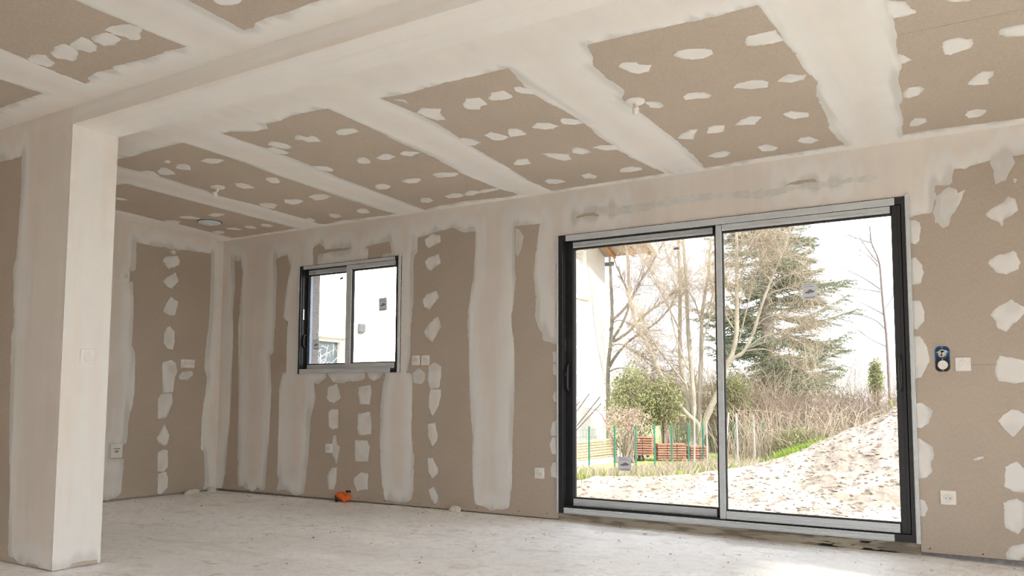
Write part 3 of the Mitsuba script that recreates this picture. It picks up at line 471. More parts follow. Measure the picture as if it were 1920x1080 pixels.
tag('ceiling', 'plasterboard ceiling with white jointed bands and filled screw spots', kind='structure')
boards('ceiling', 'ceiling', (0, YB, 6.165, 0), [0, 0.12, 1.335, 2.535, 3.755, 4.93, 6.165])
boards('ceiling', 'ceiling', (6.165, YB, XR, 0), [6.165, 7.49, 8.66, XR], [YB, -1.64, 0])
boards('ceiling', 'ceiling', (XL, YS, XR, YF), [XL, 0.9, 2.72, 3.88, 5.2, 6.4, 7.6, 8.8, XR], [YS, -6.0, YF])
lay('ceiling_rear', 'ceiling', 'ceiling', sbox(0, YB, XR, 0), 'm_plaster_ceiling', 1)
lay('ceiling_front', 'ceiling', 'ceiling', sbox(XL, YS, XR, YF), 'm_plaster_ceiling', 20)
put('roof', bx(XL - 0.9, XR + 0.35, YS - 0.9, 0.62, 2.62, 2.85), 'm_block', kind='structure', label='flat roof slab over the room')

tag('wall_back', 'back wall of taped plasterboard around the window and the sliding door', kind='structure')
boards('wall_back', 'back', (0, 0.021, XR, H), [0, 0.52, 1.06, 2.25, 3.27, 4.45, 5.65, 7.20, 8.40, XR], holes=[door_hole, win_hole])
# on the slab the boards end 1 cm above the floor
lay('wall_back', 'back', 'wall_back', sbox(0, 0.022, XR, H).difference(door_hole).difference(win_hole), 'm_plaster_wall', 40)
put('blockwork', solid(sbox(-0.4, -0.4, XR + 0.3, H + 0.12), [sbox(3.888, -0.06, D1 - 0.02, 2.14), sbox(1.105, 1.15, W1 - 0.01, 2.135)], 'back', 0.05, 0.25), 'm_block', 'wall_back', label='grey concrete blockwork shell behind the boards')
# blocks seen in the reveals, each a little proud of its joint
for x, z0, z1 in ((1.105, 1.15, 2.135), (3.888, 0.02, 2.14)):
    z = z0 + (0.10 if x > 3 else 0.17)
    zs = [z0] + list(np.arange(z, z1, 0.2)) + [z1]
    for a, b in zip(zs[:-1], zs[1:]):
        if b - a > 0.03: put('block', cbx(x - 0.02, x + 0.004, 0.125, 0.252, a + 0.004, b - 0.004, 0.003), 'm_block', 'wall_back')
put('threshold', solid(Polygon([(D0 + 0.002, -0.05), (D1 - 0.002, -0.05), (D1 - 0.002, 0.068), (D0 + 0.002, 0.068)]), [], 'back', 0.008, 0.2), 'm_sill', 'wall_back', label='stained raw concrete upstand under the sliding door')
for sx, sz in ((0.07, .045), (0.32, .04), (0.60, .05), (1.05, .045), (1.62, .05), (1.88, .045), (2.18, .04), (2.55, .045), (2.71, .045), (3.13, .05), (3.52, .055), (3.77, .055), (6.35, .045), (6.62, .04)):
    s = lathe([(0, -0.0005), (0.0035, -0.0005), (0.0045, 0.0003), (0.002, 0.0008), (0, 0.0006)], 10); s.apply_transform(trimesh.transformations.rotation_matrix(math.pi / 2, [1, 0, 0])); s.apply_translation((sx, 0, sz))
    put('screw', s, 'm_hole', 'wall_back')

tag('wall_left', 'left end wall of taped plasterboard in the far corner', kind='structure')
boards('wall_left', 'left', (YB, 0.018, 0, H), [YB, -1.32, -0.08, 0])
lay('wall_left', 'left', 'wall_left', sbox(YB, 0.019, 0, H), 'm_plaster_wall', 60)
put('blockwork', bx(-0.3, -0.02, YB - 0.1, 0.05, -0.3, H + 0.12), 'm_block', 'wall_left')

tag('wall_front', 'partition wall end on the left, plastered white, with a dark board beyond', kind='structure')
boards('wall_front', 'partition', (XL, 0.008, XC - 0.0126, H), [XL, 0.3, 1.5, XC - 0.0126])
q = sbox(XL, 0.008, XC, H)
lay('partition', 'partition', 'wall_front', q, 'm_plaster_wall', 70)
put('core', bx(XL, XC - 0.013, YF + 0.014, YB, 0.0, H), 'm_board', 'wall_front')
colrect = sbox(YF - 0.0018, 0.004, YB, ZB + 0.001)
ck = rough(poly(DARK['column'][0]), 0.006, 60, 5)
put('end_board', bx(XC - 0.0125, XC, YF, YB, 0.006, H), 'm_board', 'wall_front')
m, uv = sheet(pieces(colrect.difference(ck))[0], 'column', 0.0018, 0.0, 0.04, ring_points(ck, 0.012)); uv[:, 0] = np.minimum(uv[:, 0], 0.10)
put('plaster_coat', m, 'm_plaster_wall', 'wall_front', True, uv, label='smooth white plastered end face')
m = bx(XC - 0.002, XR, YF - 0.0018, YB, ZB, H + 0.01)
put('ceiling_beam', m, 'm_plaster_beam', uv=np.tile([0.105, 0.0], (len(m.vertices), 1)), kind='structure', label='shallow plastered beam crossing the ceiling from the partition')

tag('wall_right', 'right wall of plasterboard with two wide openings', kind='structure')
put('board', solid(sbox(YS, 0, 0.0, H), RIGHT_OPEN, 'right', 0.0, 0.25), 'm_board', 'wall_right')
tag('wall_rear', 'rear wall behind the camera', kind='structure')
put('board', cat(bx(XL, 5.8, YS - 0.25, YS, -0.1, H), bx(8.2, XR, YS - 0.25, YS, -0.1, H), bx(5.8, 8.2, YS - 0.25, YS, 2.3, H)), 'm_board', 'wall_rear')
tag('wall_side', 'side wall of the front room beyond the frame', kind='structure')
put('board', bx(XL - 0.2, XL, YS, YB, -0.1, H), 'm_board', 'wall_side')

put('pencil_line', bx(6.52, 6.77, -0.0004, 0.0002, 1.119, 1.1204), 'm_crumb_dark', 'wall_back', label='fine dark level line beside the switch')

# ------------------------------------------------------------------ sliding window and sliding door
def slider(key, x0, x1, z0, z1, xm, fw, rail, sill_film, handle_z, right_handle):
    """Black aluminium two-leaf slider with pale protective film still on its long faces. xm = left edge of the pale meeting stile."""
    Y0, Y1 = -0.012, (0.128 if right_handle else 0.140)
    # outer frame: jambs with three grooves, head, sill track
    put('jamb', cat(bx(x0, x0 + fw, Y0, Y1, z0, z1), bx(x0 + fw, x0 + fw + 0.006, Y0 + 0.02, Y0 + 0.03, z0, z1), bx(x0 + fw, x0 + fw + 0.006, 0.045, 0.055, z0, z1)), 'm_black', key, label='black aluminium jamb')
    put('jamb', cat(bx(x1 - fw, x1, Y0, Y1, z0, z1), bx(x1 - fw - 0.006, x1 - fw, 0.045, 0.055, z0, z1)), 'm_black', key, label='black aluminium jamb')
    put('head', bx(x0 + fw, x1 - fw, Y0, Y1, z1 - fw, z1), 'm_black', key)
    put('sill', cat(bx(x0 + fw, x1 - fw, Y0, Y1, z0, z0 + fw), bx(x0 + fw, x1 - fw, 0.012, 0.018, z0 + fw, z0 + fw + 0.012), bx(x0 + fw, x1 - fw, 0.068, 0.074, z0 + fw, z0 + fw + 0.012)), 'm_black', key)
    # film faces: head, sill, two thin edge covers
    put('film_strip', cbx(x0 + fw + 0.03, x1 - fw - 0.035, Y0 - 0.006, Y0 + 0.001, z1 - fw - 0.004, z1 - 0.004, 0.002), 'm_film', key, label='pale grey film strip along the head')
    prof = Polygon([(0, 0), (-0.012, 0.003), (-0.016, 0.010), (-0.010, 0.016), (-0.010, 0.024), (-0.015, 0.032), (-0.010, sill_film), (0, sill_film)])
    m = trimesh.creation.extrude_polygon(prof, x1 - x0 - 2 * fw - 0.06 - (0.05 if right_handle else 0.03), engine='earcut'); v = np.array(m.vertices)
    m = trimesh.Trimesh(np.column_stack([x0 + fw + 0.015 + v[:, 2], Y0 + v[:, 0], z0 + v[:, 1]]), m.faces, process=False); m.fix_normals()
    put('film_strip', m, 'm_film', key, label='pale grey profiled strip along the sill')
    put('edge_cover', cbx(x1 - 0.022, x1 + 0.002, Y0 - 0.014, Y0 + 0.004, z0 - 0.002, z1 + 0.012, 0.004), 'm_film', key, label='pale grey vertical cover strip at the right edge')
    put('edge_cover', cbx(x0 - 0.004, x0 + 0.010, Y0 - 0.006, Y0 + 0.002, z0, z1, 0.002), 'm_film', key, label='pale grey vertical cover strip at the left edge')
    zb, zt = z0 + fw + 0.004, z1 - fw - 0.002
    st = 0.052 if right_handle else 0.028
    mw = 0.041 if right_handle else 0.062
    # leaf nearer to the room (right), leaf behind it (left)
    for n, (a, b, y0, y1) in enumerate(((xm, x1 - fw - 0.004, 0.000, 0.042), (x0 + fw + 0.003, xm + 0.02, 0.056, 0.098 if right_handle else 0.080))):
        s = f'{key}__sash' if n == 0 else f'{key}__sash_001'
        tag(s, ('right leaf, nearer to the room' if n == 0 else 'left leaf, on the outer track'))
        la, lb = (mw, st) if n == 0 else (st, 0.046)
        put('stile', cbx(a, a + la, y0, y1, zb, zt, 0.003), 'm_film' if n == 0 else 'm_black', s, label='pale meeting stile' if n == 0 else 'black stile')
        put('stile', cat(cbx(b - lb, b, y0, y1, zb, zt, 0.003), cbx(b - lb * 0.45, b - lb * 0.35, y0 - 0.003, y0 + 0.002, zb, zt, 0.001)), 'm_black', s, label='black stile')
        for r0, r1 in ((zt - rail, zt), (zb, zb + rail * 1.15)):
            put('rail', cbx(a + la, b - lb, y0 + 0.004, y1, r0, r1, 0.003), 'm_black', s)
            top = r1 == zt
            f0, f1 = (r0 + 0.006, r1 - 0.002) if top else (r0 + 0.002, r1 - 0.005)
            e = 0.008 if n == 0 else 0.012
            put('film_strip', cat(cbx(a + la + (0.004 if n == 0 else 0.0), b - lb - e, y0 - 0.003, y0 + 0.006, f0, f1, 0.002), cbx(a + la + 0.004, b - lb - e, y0 - 0.006, y0, f0 + 0.004, f0 + (f1 - f0) * 0.45, 0.003)), 'm_film', s, label='pale grey film strip along the rail')
        v = np.array([[a + la - .005, (y0 + y1) / 2, zb + rail], [b - lb + .005, (y0 + y1) / 2, zb + rail], [b - lb + .005, (y0 + y1) / 2, zt - rail], [a + la - .005, (y0 + y1) / 2, zt - rail]])
        put('pane', (v, np.array([[0, 1, 2, 3]])), 'm_glass', s, label='clear glass pane')
        put('gasket', cat(bx(a + la, a + la + .004, y0 + .01, y1, zb, zt), bx(b - lb - .004, b - lb, y0 + .01, y1, zb, zt), bx(a + la, b - lb, y0 + .01, y1, zt - rail - .004, zt - rail), bx(a + la, b - lb, y0 + .01, y1, zb + rail * 1.15, zb + rail * 1.15 + .004)), 'm_hole', s)
        hx = (b - lb / 2) if n == 0 else (a + st * 0.35)
        if n == 1 or right_handle:
            zc = handle_z
            hh = 0.105 if right_handle else 0.06
            zz = np.linspace(-1, 1, 15)
            put('handle', tube(np.column_stack([np.full(15, hx), y0 - 0.004 - 0.030 * np.sqrt(np.clip(1 - zz ** 4, 0, 1)), zc + hh * zz]), 0.008 + 0.003 * (1 - zz ** 2), 10), 'm_black', s, True, label='black bow handle')
    put('latch', cbx(x0 + fw - 0.001, x0 + fw + 0.003, 0.022, 0.036, handle_z + 0.20, handle_z + 0.30, 0.001), 'm_chrome', key, label='bright latch slot in the jamb')
    put('latch', cbx(x0 + fw - 0.001, x0 + fw + 0.003, 0.022, 0.036, handle_z + 0.01, handle_z + 0.035, 0.001), 'm_chrome', key, label='bright latch slot in the jamb')
slider('door_1', D0, D1, DZ0, DZ1, 5.094, 0.045, 0.052, 0.042, 1.075, True)
tag('door_1', 'large black aluminium sliding door with pale film on its rails', kind='structure')
slider('window_1', W0, W1, WZ0, WZ1, 1.686, 0.030, 0.050, 0.044, 1.445, False)
tag('window_1', 'small black aluminium sliding window with pale film on its rails', kind='structure')
put('glazing_bead', bx(1.1275, 1.132, 0.084, 0.138, WZ0 + 0.05, WZ1 - 0.05), 'm_blue_film', 'window_1', label='pale blue filmed strip inside the left leaf')

def sticker(x, z, w, h, y, label, tilt=0.0):
    k = thing('glass_sticker', label, 'sticker')
    parts = [trimesh.Trimesh([(x - w / 2, y - .001, z - h / 2), (x + w / 2, y - .001, z - h / 2), (x + w / 2, y - .001, z + h / 2), (x - w / 2, y - .001, z + h / 2)], [(0, 1, 2), (0, 2, 3)], process=False)]
    ink = []
    if h > 0.05:
        for j, (a, b, c) in enumerate(((-.42, .1, .40), (-.42, .3, .28), (-.42, .40, -.38), (-.3, .34, -.44))):
            ink.append(bx(x + a * w, x + b * w, y - 0.0018, y - 0.001, z + c * h - 0.0015, z + c * h + 0.0015))
        pts = [(-.36, -.12), (-.1, -.16), (.3, -.1), (.36, .0), (.2, .03), (.12, .1), (-.08, .07), (-.14, -.02), (-.34, -.06)]
        m = trimesh.creation.extrude_polygon(Polygon([(a * w, b * h) for a, b in pts]), 0.0008, engine='earcut'); v = np.array(m.vertices)
        m = trimesh.Trimesh(np.column_stack([x + v[:, 0], y - 0.001 - v[:, 2], z + v[:, 1]]), m.faces, process=False); m.fix_normals(); ink.append(m)
    else:
        ink += [bx(x - .4 * w, x + .4 * w, y - 0.0018, y - 0.001, z - .3 * h, z + .3 * h)]
    R = trimesh.transformations.rotation_matrix(tilt, [0, 1, 0], [x, y, z])
    p, q = parts[0], cat(*ink); p.apply_transform(R); q.apply_transform(R)
    put('label_paper', p, 'm_paper', k); put('print', q, 'm_ink', k, label='dark grey print')
sticker(5.703, 1.613, 0.088, 0.104, 0.018, 'grey square paper sticker high on the right pane of the sliding door')
sticker(4.372, 0.447, 0.105, 0.10, 0.073, 'grey paper sticker low on the left pane of the sliding door')
sticker(4.785, 1.985, 0.045, 0.018, 0.073, 'tiny grey label near the top of the sliding door left pane')
sticker(2.108, 1.735, 0.088, 0.112, 0.018, 'grey paper sticker on the right pane of the small window', -0.05)
sticker(1.262, 1.412, 0.080, 0.098, 0.064, 'faint paper sticker low on the left pane of the small window')
sticker(1.570, 2.010, 0.040, 0.020, 0.064, 'tiny grey label at the top of the small window left pane', -0.25)

# ------------------------------------------------------------------ sockets, switches and other fittings
def on_wall(m, plane, a, b, h=0.0):
    """From local x right, y up, z out of the wall."""
    v = np.array(m.vertices)
    if plane == 'left': m = trimesh.Trimesh(np.column_stack([v[:, 2] + h, a + v[:, 0], b + v[:, 1]]), m.faces, process=False)
    elif plane == 'column': m = trimesh.Trimesh(np.column_stack([XC + 0.0018 + v[:, 2] + h, a + v[:, 0], b + v[:, 1]]), m.faces, process=False)
    else: m = trimesh.Trimesh(np.column_stack([a + v[:, 0], -(v[:, 2] + h), b + v[:, 1]]), m.faces[:, ::1], process=False)
    m.fix_normals(); return m
def plate(name, label, plane, a, b, kind, w=0.082, hh=0.082):
    k = thing(name, label, 'socket' if name == 'wall_socket' else 'switch')
    P = lambda n, m, mat, **kw: put(n, on_wall(m, plane, a, b, 0.0012), mat, k, **kw)
    P('cover_plate', cbx(-w / 2, w / 2, -hh / 2, hh / 2, -0.002, 0.009, 0.003), 'm_white')
    offs = [0.0] if w < 0.1 else [-w / 4, w / 4]
    for n, o in enumerate(offs):
        if kind == 'socket' or (kind == 'both' and n == 1):
            ring = lathe([(0.0, 0.0095), (0.0190, 0.0095), (0.0195, 0.0115), (0.0225, 0.0115), (0.0230, 0.009)], 30); ring.apply_translation((o, 0, 0)); well = P('socket_well', ring, 'm_shade', smooth=30)
            for dx, dy in ((-0.0095, 0.0), (0.0095, 0.0)):
                hle = trimesh.creation.cylinder(0.0026, 0.002, sections=12); hle.apply_translation((o + dx, dy - 0.002, 0.0101)); put('pin_hole', on_wall(hle, plane, a, b, 0.0012), 'm_hole', well)
            pin = trimesh.creation.cylinder(0.0024, 0.009, sections=12); pin.apply_translation((o, 0.010, 0.0125)); put('earth_pin', on_wall(pin, plane, a, b, 0.0012), 'm_chrome', well)
        else:
            btn = lathe([(0.0, 0.0106), (0.021, 0.0104), (0.0228, 0.0096), (0.0232, 0.0084)], 32); btn.apply_translation((o, 0, 0)); P('button', btn, 'm_white', smooth=30)
            rg = lathe([(0.0235, 0.0085), (0.0240, 0.0096), (0.0250, 0.0096), (0.0252, 0.0085)], 32); rg.apply_translation((o, 0, 0)); P('button_ring', rg, 'm_shade')
plate('light_switch', 'white round-button light switch on the plastered partition end', 'column', -2.885, 1.134, 'switch')
plate('wall_socket', 'white socket high on the far left wall beside the dark board', 'left', -1.065, 2.007, 'socket')
plate('wall_socket', 'white double plate with switch and socket on the left end wall', 'left', -0.38, 1.24, 'both', 0.155)
plate('wall_socket', 'white socket right of the small window, beside a switch', 'back', 2.499, 1.235, 'socket')
plate('light_switch', 'white switch just right of the socket beside the small window', 'back', 2.601, 1.233, 'switch')
plate('wall_socket', 'white socket below the small window with smeared plaster at its right', 'back', 1.519, 0.465, 'socket')
plate('wall_socket', 'white socket low on the wall left of the sliding door', 'back', 3.705, 0.353, 'socket')
plate('wall_socket', 'white socket low on the wall right of the sliding door', 'back', 6.456, 0.347, 'socket')
plate('light_switch', 'white round-button switch right of the open blue wiring box', 'back', 6.559, 1.123, 'switch')
k = thing('thermostat', 'small white control box with dark display low on the far left wall', 'thermostat')
put('case', on_wall(cbx(-.055, .055, -.062, .062, 0, .026, .005), 'left', -1.088, .444, .001), 'm_white', k)
put('display', on_wall(cbx(-.032, .030, -.004, .004, .0255, .0275, .0005), 'left', -1.088, .462), 'm_ink', k, label='dark narrow display line')
put('display', on_wall(cbx(-.022, .014, -.010, .006, .0255, .0275, .0005), 'left', -1.088, .440), 'm_ink', k, label='dark patch of print')
for dx in (-.018, .012): put('button', on_wall(cbx(dx - .006, dx + .006, -.004, .004, .0255, .029, .001), 'left', -1.088, .402), 'm_shade', k)

k = thing('wiring_box', 'open blue double wiring box with loose wires right of the sliding door', 'junction box')
def rr(w, h, r): return sbox(-w / 2 + r, -h / 2 + r, w / 2 - r, h / 2 - r).buffer(r, quad_segs=6)
rim = trimesh.creation.extrude_polygon(rr(.078, .150, .026).difference(rr(.066, .138, .021)), .006, engine='earcut')
for half, mt, lb in ((sbox(-.1, -.012, .1, .1), 'm_blue', 'blue plastic rim'), (sbox(-.1, -.1, .1, -.012), 'm_black', 'black lower half of the rim')):
    put('rim', on_wall(trimesh.creation.extrude_polygon(rr(.078, .150, .026).difference(rr(.066, .138, .021)).intersection(half), .006, engine='earcut'), 'back', 6.453, 1.157, .0), mt, k, label=lb)
put('back_panel', on_wall(trimesh.creation.extrude_polygon(rr(.068, .140, .021), .0016, engine='earcut'), 'back', 6.453, 1.157, .0004), 'm_hole', k)
for z, mt in ((.034, 'm_blue'), (-.036, 'm_hole')):
    put('collar', on_wall(lathe([(.027, .002), (.027, .006), (.033, .006), (.034, .002)], 26), 'back', 6.453, 1.157 + z), mt, k)
disc = lathe([(0, .010), (.026, .009), (.028, .004), (.028, .001)], 28)
put('blank_cap', on_wall(disc, 'back', 6.454, 1.121), 'm_white', k, smooth=30, label='white round cap with a slot')
put('cap_slot', on_wall(bx(-.0008, .0008, -.026, .026, .0085, .0106), 'back', 6.454, 1.121), 'm_shade', k)
for n in range(5):
    t = np.linspace(0, 1, 9); a0 = rng.uniform(0, 6.28)
    pts = np.column_stack([.022 * np.cos(a0 + 3.5 * t) * (1 - .3 * t), .020 * np.sin(a0 + 3.5 * t), .004 + .016 * np.sin(np.pi * t)])
    put('wire', on_wall(tube(pts, .0035, 7), 'back', 6.453, 1.189), 'm_wire_beige', k, True, label='beige loose wire')
for n, (dx, dz) in enumerate(((-.012, .006), (.006, -.002), (.016, .010))):
    m = cbx(-.006, .006, -.011, .011, 0, .016, .002); m.apply_transform(trimesh.transformations.rotation_matrix(.5 - .5 * n, [0, 0, 1])); m.apply_translation((dx, dz, .004))
    put('connector', on_wall(m, 'back', 6.453, 1.187), 'm_wire_beige', k, label='pale wire connector')
for dx, dz in ((0, .068), (-.027, .040), (.027, .040), (0, -.003), (0, -.066)):
    m = trimesh.creation.cylinder(.0028, .003, sections=10); m.apply_translation((dx, dz, .0055)); put('screw', on_wall(m, 'back', 6.453, 1.157), 'm_chrome', k)

def rosette(x, y, label, hang):
    k = thing('ceiling_lamp_socket', label, 'lamp socket')
    d = lathe([(.0, -.018), (.02, -.018), (.048, -.012), (.054, -.006), (.055, -.001)], 30); d.apply_translation((x, y, H)); put('ceiling_cover', d, 'm_white', k, smooth=35)
    put('stem', tube([(x, y, H - .015), (x + .006, y - .004, H - .03), (x + .004 + hang, y - .01, H - .045)], .010, 10), 'm_shade', k, True)
    s = lathe([(0, 0), (.013, 0), (.017, .006), (.017, .034), (.013, .038), (0, .038)], 18); s.apply_transform(trimesh.transformations.rotation_matrix(.35, [1, .4, 0])); s.apply_translation((x + .006 + hang, y - .012, H - .080)); put('lamp_holder', s, 'm_white', k, smooth=35)
rosette(5.155, -1.499, 'white ceiling rosette with hanging lamp holder above the sliding door', .004)
rosette(1.745, -1.467, 'white ceiling rosette with hanging lamp holder in the far left bay', -.012)
k = thing('air_vent', 'round white domed extractor vent on the ceiling near the far corner', 'vent')
d = lathe([(0, -.020), (.03, -.022), (.07, -.020), (.095, -.010), (.102, -.002), (.104, .0)], 36); d.apply_translation((.646, -.678, H)); put('dome', d, 'm_vent', k, smooth=40)
d = lathe([(.100, -.004), (.107, -.004), (.108, 0)], 36); d.apply_translation((.646, -.678, H)); put('gasket', d, 'm_hole', k, label='dark gasket ring')
d = lathe([(0, -.034), (.018, -.032), (.024, -.026), (.026, -.018)], 24); d.apply_translation((.646, -.678, H)); put('centre_knob', d, 'm_shade', k, smooth=40)

# orange conduit elbow at the foot of the wall, below the small window
k = thing('conduit_elbow', 'orange plastic conduit end poking from the wall foot below the window', 'pipe')
t = np.linspace(0, 1, 30)
pts = np.column_stack([1.665 + .115 * t, -.035 - .02 * np.sin(np.pi * t), .030 + .052 * np.sin(np.pi * (t * .75 + .2)) - .02])
put('sheath', tube(pts, .026 + .003 * (np.arange(30) % 2), 16), 'm_orange', k, 30, label='ribbed orange sheath')
put('flange', cat(cbx(1.71, 1.80, -.055, -.004, .022, .074, .008), cbx(1.655, 1.76, -.03, -.004, .072, .088, .004)), 'm_orange', k, label='orange flange')
put('mouth', tube([(1.672, -.070, .034), (1.690, -.052, .036)], .028, 18), 'm_hole', k, label='dark open mouth')
put('cut_out', bx(1.735, 1.79, -.0042, -.001, .088, .105), 'm_hole', k, label='dark cut in the board')

def lump(label, x, y, z, s, seed, n=3):
    ms = []
    r = np.random.default_rng(seed)
    for _ in range(n):
        m = trimesh.creation.icosphere(3, 1.0); v = np.array(m.vertices)
        v = v * (0.6 + 0.8 * meshkit.fbm(v * 1.7 + seed, 4, seed))[:, None] * np.array(s); v += np.array([r.uniform(-.5, .5) * s[0], r.uniform(-.3, .3) * s[1], 0])
        ms.append(trimesh.Trimesh(v + np.array([x, y, z + s[2] * .35]), m.faces, process=False))
    put('plaster_lump', cat(*ms), 'm_lump', smooth=40, label=label, cat='plaster lump')
lump('crumbly plaster lump on the floor below the widest white band', 2.965, -.06, .013, (.040, .028, .036), 3)
lump('smooth plaster lump on the floor at the left end wall', .05, -.31, .004, (.03, .075, .03), 4, 2)
lump('small plaster lump in the far corner of the floor', .035, -.085, .004, (.03, .045, .035), 8, 2)

# crumbs and dirt on the floor
def scatter(n, fx, size, seed, sub=0):
    r = np.random.default_rng(seed); ms = []
    base = trimesh.creation.icosphere(sub, 1.0)
    for _ in range(n):
        x, y, z = fx(r); s = size * min(r.lognormal(0, .45), 2.2)
        v = np.array(base.vertices) * (1 + r.uniform(-.35, .35, (len(base.vertices), 1))) * s * np.array([r.uniform(.7, 1.5), r.uniform(.7, 1.5), r.uniform(.4, .8)])
        ms.append(trimesh.Trimesh(v + np.array([x, y, z + .25 * s]), base.faces, process=False))
    return cat(*ms)
def floor_z(x, y): return np.interp(x, [0, 1.68, 2.4, 3.16, 3.83, 5.2, 6.29, 6.56, 6.8, 9], [0.0, .008, .014, .014, .015, .006, .0, -.008, -.014, -.016]) * math.exp(-(y / 1.3) ** 2)
def fl(r):
    while True:
        x, y = r.uniform(.1, 7.2), max(-abs(r.normal(0, 1.3)) - .02, -4.8)
        if not (x < 2.6 and -3.15 < y < -2.65): break
    return x, y, floor_z(x, y)
def fl2(r):
    x, y = r.uniform(.1, 7.0), -.01 - abs(r.exponential(.12)); return x, y, floor_z(x, y)
put('debris', scatter(170, fl, .0030, 1), 'm_crumb_dark', kind='stuff', label='dark crumbs scattered over the concrete floor', cat='debris')
put('debris', cat(scatter(160, fl, .0045, 2), scatter(170, fl2, .006, 3)), 'm_crumb_light', kind='stuff', label='pale plaster crumbs scattered along the walls and over the floor', cat='debris')

# ------------------------------------------------------------------ outside: ground
def ground_z(x, y):
    x, y = np.asarray(x, float), np.asarray(y, float)
    base = -0.12 - 0.26 * np.clip((y - 1.5) / 5.0, 0, 1) - 0.08 * np.clip((y - 8) / 8, 0, 1)
    base = np.where(y < 0.3, -0.14, base)
    ridge = 0.16 * np.exp(-((y - (4.3 + 0.25 * (x - 3))) / 1.0) ** 2) * np.clip((x - 1.2) / 1.0, 0, 1)
    u, w = x - 7.2, y - 5.7
    mound = 1.62 * np.exp(-np.abs(u / 2.55) ** 2.0 - np.abs(w / 1.75) ** 2.2)
    mound = mound + 0.42 * np.exp(-((x - 4.35) / 1.1) ** 2 - ((y - 7.6) / 1.1) ** 2)
    p = np.stack([x * 1.9, y * 1.9, x * 0], -1)
    dirt = np.clip((x - 0.9 - 0.08 * y) / 0.6, 0, 1) * np.clip((y - 0.3) / 0.5, 0, 1) * np.clip((13 - y) / 2, 0, 1)
    rough_ = 0.10 * (meshkit.fbm(p, 3, 3) - 0.5) + 0.06 * (meshkit.fbm(p * 6.3, 2, 9) - 0.5)
    return base + ridge + mound + dirt * rough_
ax = np.unique(np.concatenate([np.linspace(-45, -6, 14), np.linspace(-6, 1, 36), np.linspace(1, 9, 230), np.linspace(9, 16, 30), np.linspace(16, 60, 16)]))
ay = np.unique(np.concatenate([np.linspace(-45, 0, 20), np.linspace(0, .3, 3), np.linspace(.3, 11.5, 300), np.linspace(11.5, 26, 40), np.linspace(26, 110, 20)]))
gx, gy = np.meshgrid(ax, ay); i = np.arange(gx.size).reshape(gx.shape); q = np.stack([i[:-1, :-1], i[:-1, 1:], i[1:, 1:], i[1:, :-1]], -1).reshape(-1, 4)
gz = ground_z(gx, gy); gz = np.where((gy < 0.28), np.minimum(gz, -0.14), gz); gz = np.where((gx > XL - .4) & (gx < XR + .4) & (gy < 0.26) & (gy > YS - .4), -0.5, gz)
put('ground', (np.stack([gx, gy, gz], -1).reshape(-1, 3), q), 'm_earth', smooth=True, kind='structure', label='rough pale earth and lawn outside the sliding door')
def clod_at(r):
    if r.random() < .5: x, y = r.normal(6.2, 1.3), r.normal(5.2, 1.3)
    else: x, y = r.uniform(2.2, 7.6), r.uniform(1.2, 7.0)
    y = max(y, .5); return x, y, float(ground_z(x, y))
put('clods', scatter(5200, clod_at, .0115, 11), 'm_clod', kind='stuff', label='clods of dry earth strewn over the dirt mound', cat='clods')
def blades(n, where, h, seed, w=.006):
    r = np.random.default_rng(seed); v, f = [], []
    for _ in range(n):
        x, y = where(r); z = float(ground_z(x, y)); a = r.uniform(0, 6.28); hh = h * r.uniform(.5, 1.4); ln = r.uniform(.1, .7) * hh; b = r.uniform(0, 6.28)
        c, s = math.cos(a) * w, math.sin(a) * w; k0 = len(v)
        v += [(x - c, y - s, z - .01), (x + c, y + s, z - .01), (x + .35 * ln * math.cos(b), y + .35 * ln * math.sin(b), z + .6 * hh), (x + ln * math.cos(b), y + ln * math.sin(b), z + hh)]
        f += [(k0, k0 + 1, k0 + 2), (k0 + 2, k0 + 1, k0 + 3)]
    return trimesh.Trimesh(np.array(v), np.array(f), process=False)
def crest(r):
    t = r.random(); x = np.interp(t, [0, .5, 1], [3.75, 4.75, 5.75]) + r.normal(0, .12); y = np.interp(t, [0, .5, 1], [6.9, 7.0, 6.3]) + r.normal(0, .22); return x, y
put('grass', blades(5200, crest, .13, 21), 'm_grass', kind='stuff', label='strip of green grass along the crest of the dirt mound', cat='grass')
def verge(r):
    t = r.random(); return np.interp(t, [0, 1], [1.25, 2.5]) + r.normal(0, .30), np.interp(t, [0, 1], [4.7, 10.8]) + r.normal(0, .5)
put('grass', blades(2600, verge, .15, 22), 'm_grass', kind='stuff', label='green weeds along the foot of the wire fence', cat='grass')
put('grass', blades(3600, verge, .20, 23, .004), 'm_straw', kind='stuff', label='dry straw-coloured grass along the foot of the wire fence', cat='grass')

# ------------------------------------------------------------------ outside: house wing
k = thing('neighbouring_house', 'white rendered house wing with open wooden eaves beyond the lawn', 'house')
WX, WY0, WY1, WZT = -2.0, 0.9, 13.11, 7.6
up_win, glaz = sbox(10.9, 3.32, 12.08, 4.45), sbox(2.3, 0.0, 3.92, 1.83)
wall = sbox(WY0, -0.6, WY1, WZT).difference(up_win).difference(glaz)
m = trimesh.creation.extrude_polygon(wall, 0.3, engine='earcut'); v = np.array(m.vertices); m = trimesh.Trimesh(np.column_stack([WX - v[:, 2], v[:, 0], v[:, 1]]), m.faces, process=False); m.fix_normals()
put('facade', m, 'm_facade', k, label='white rendered facade')
put('gable', bx(-9, WX - .3, WY1 - .3, WY1, -0.6, 4.4), 'm_facade', k); put('gable', bx(-9, WX - .3, WY0, WY0 + .3, -0.6, WZT), 'm_facade', k)
put('band', bx(WX - .01, WX + .012, 2.2, 4.05, 1.83, 2.02), 'm_facade', k, label='shutter box above the glazed door')
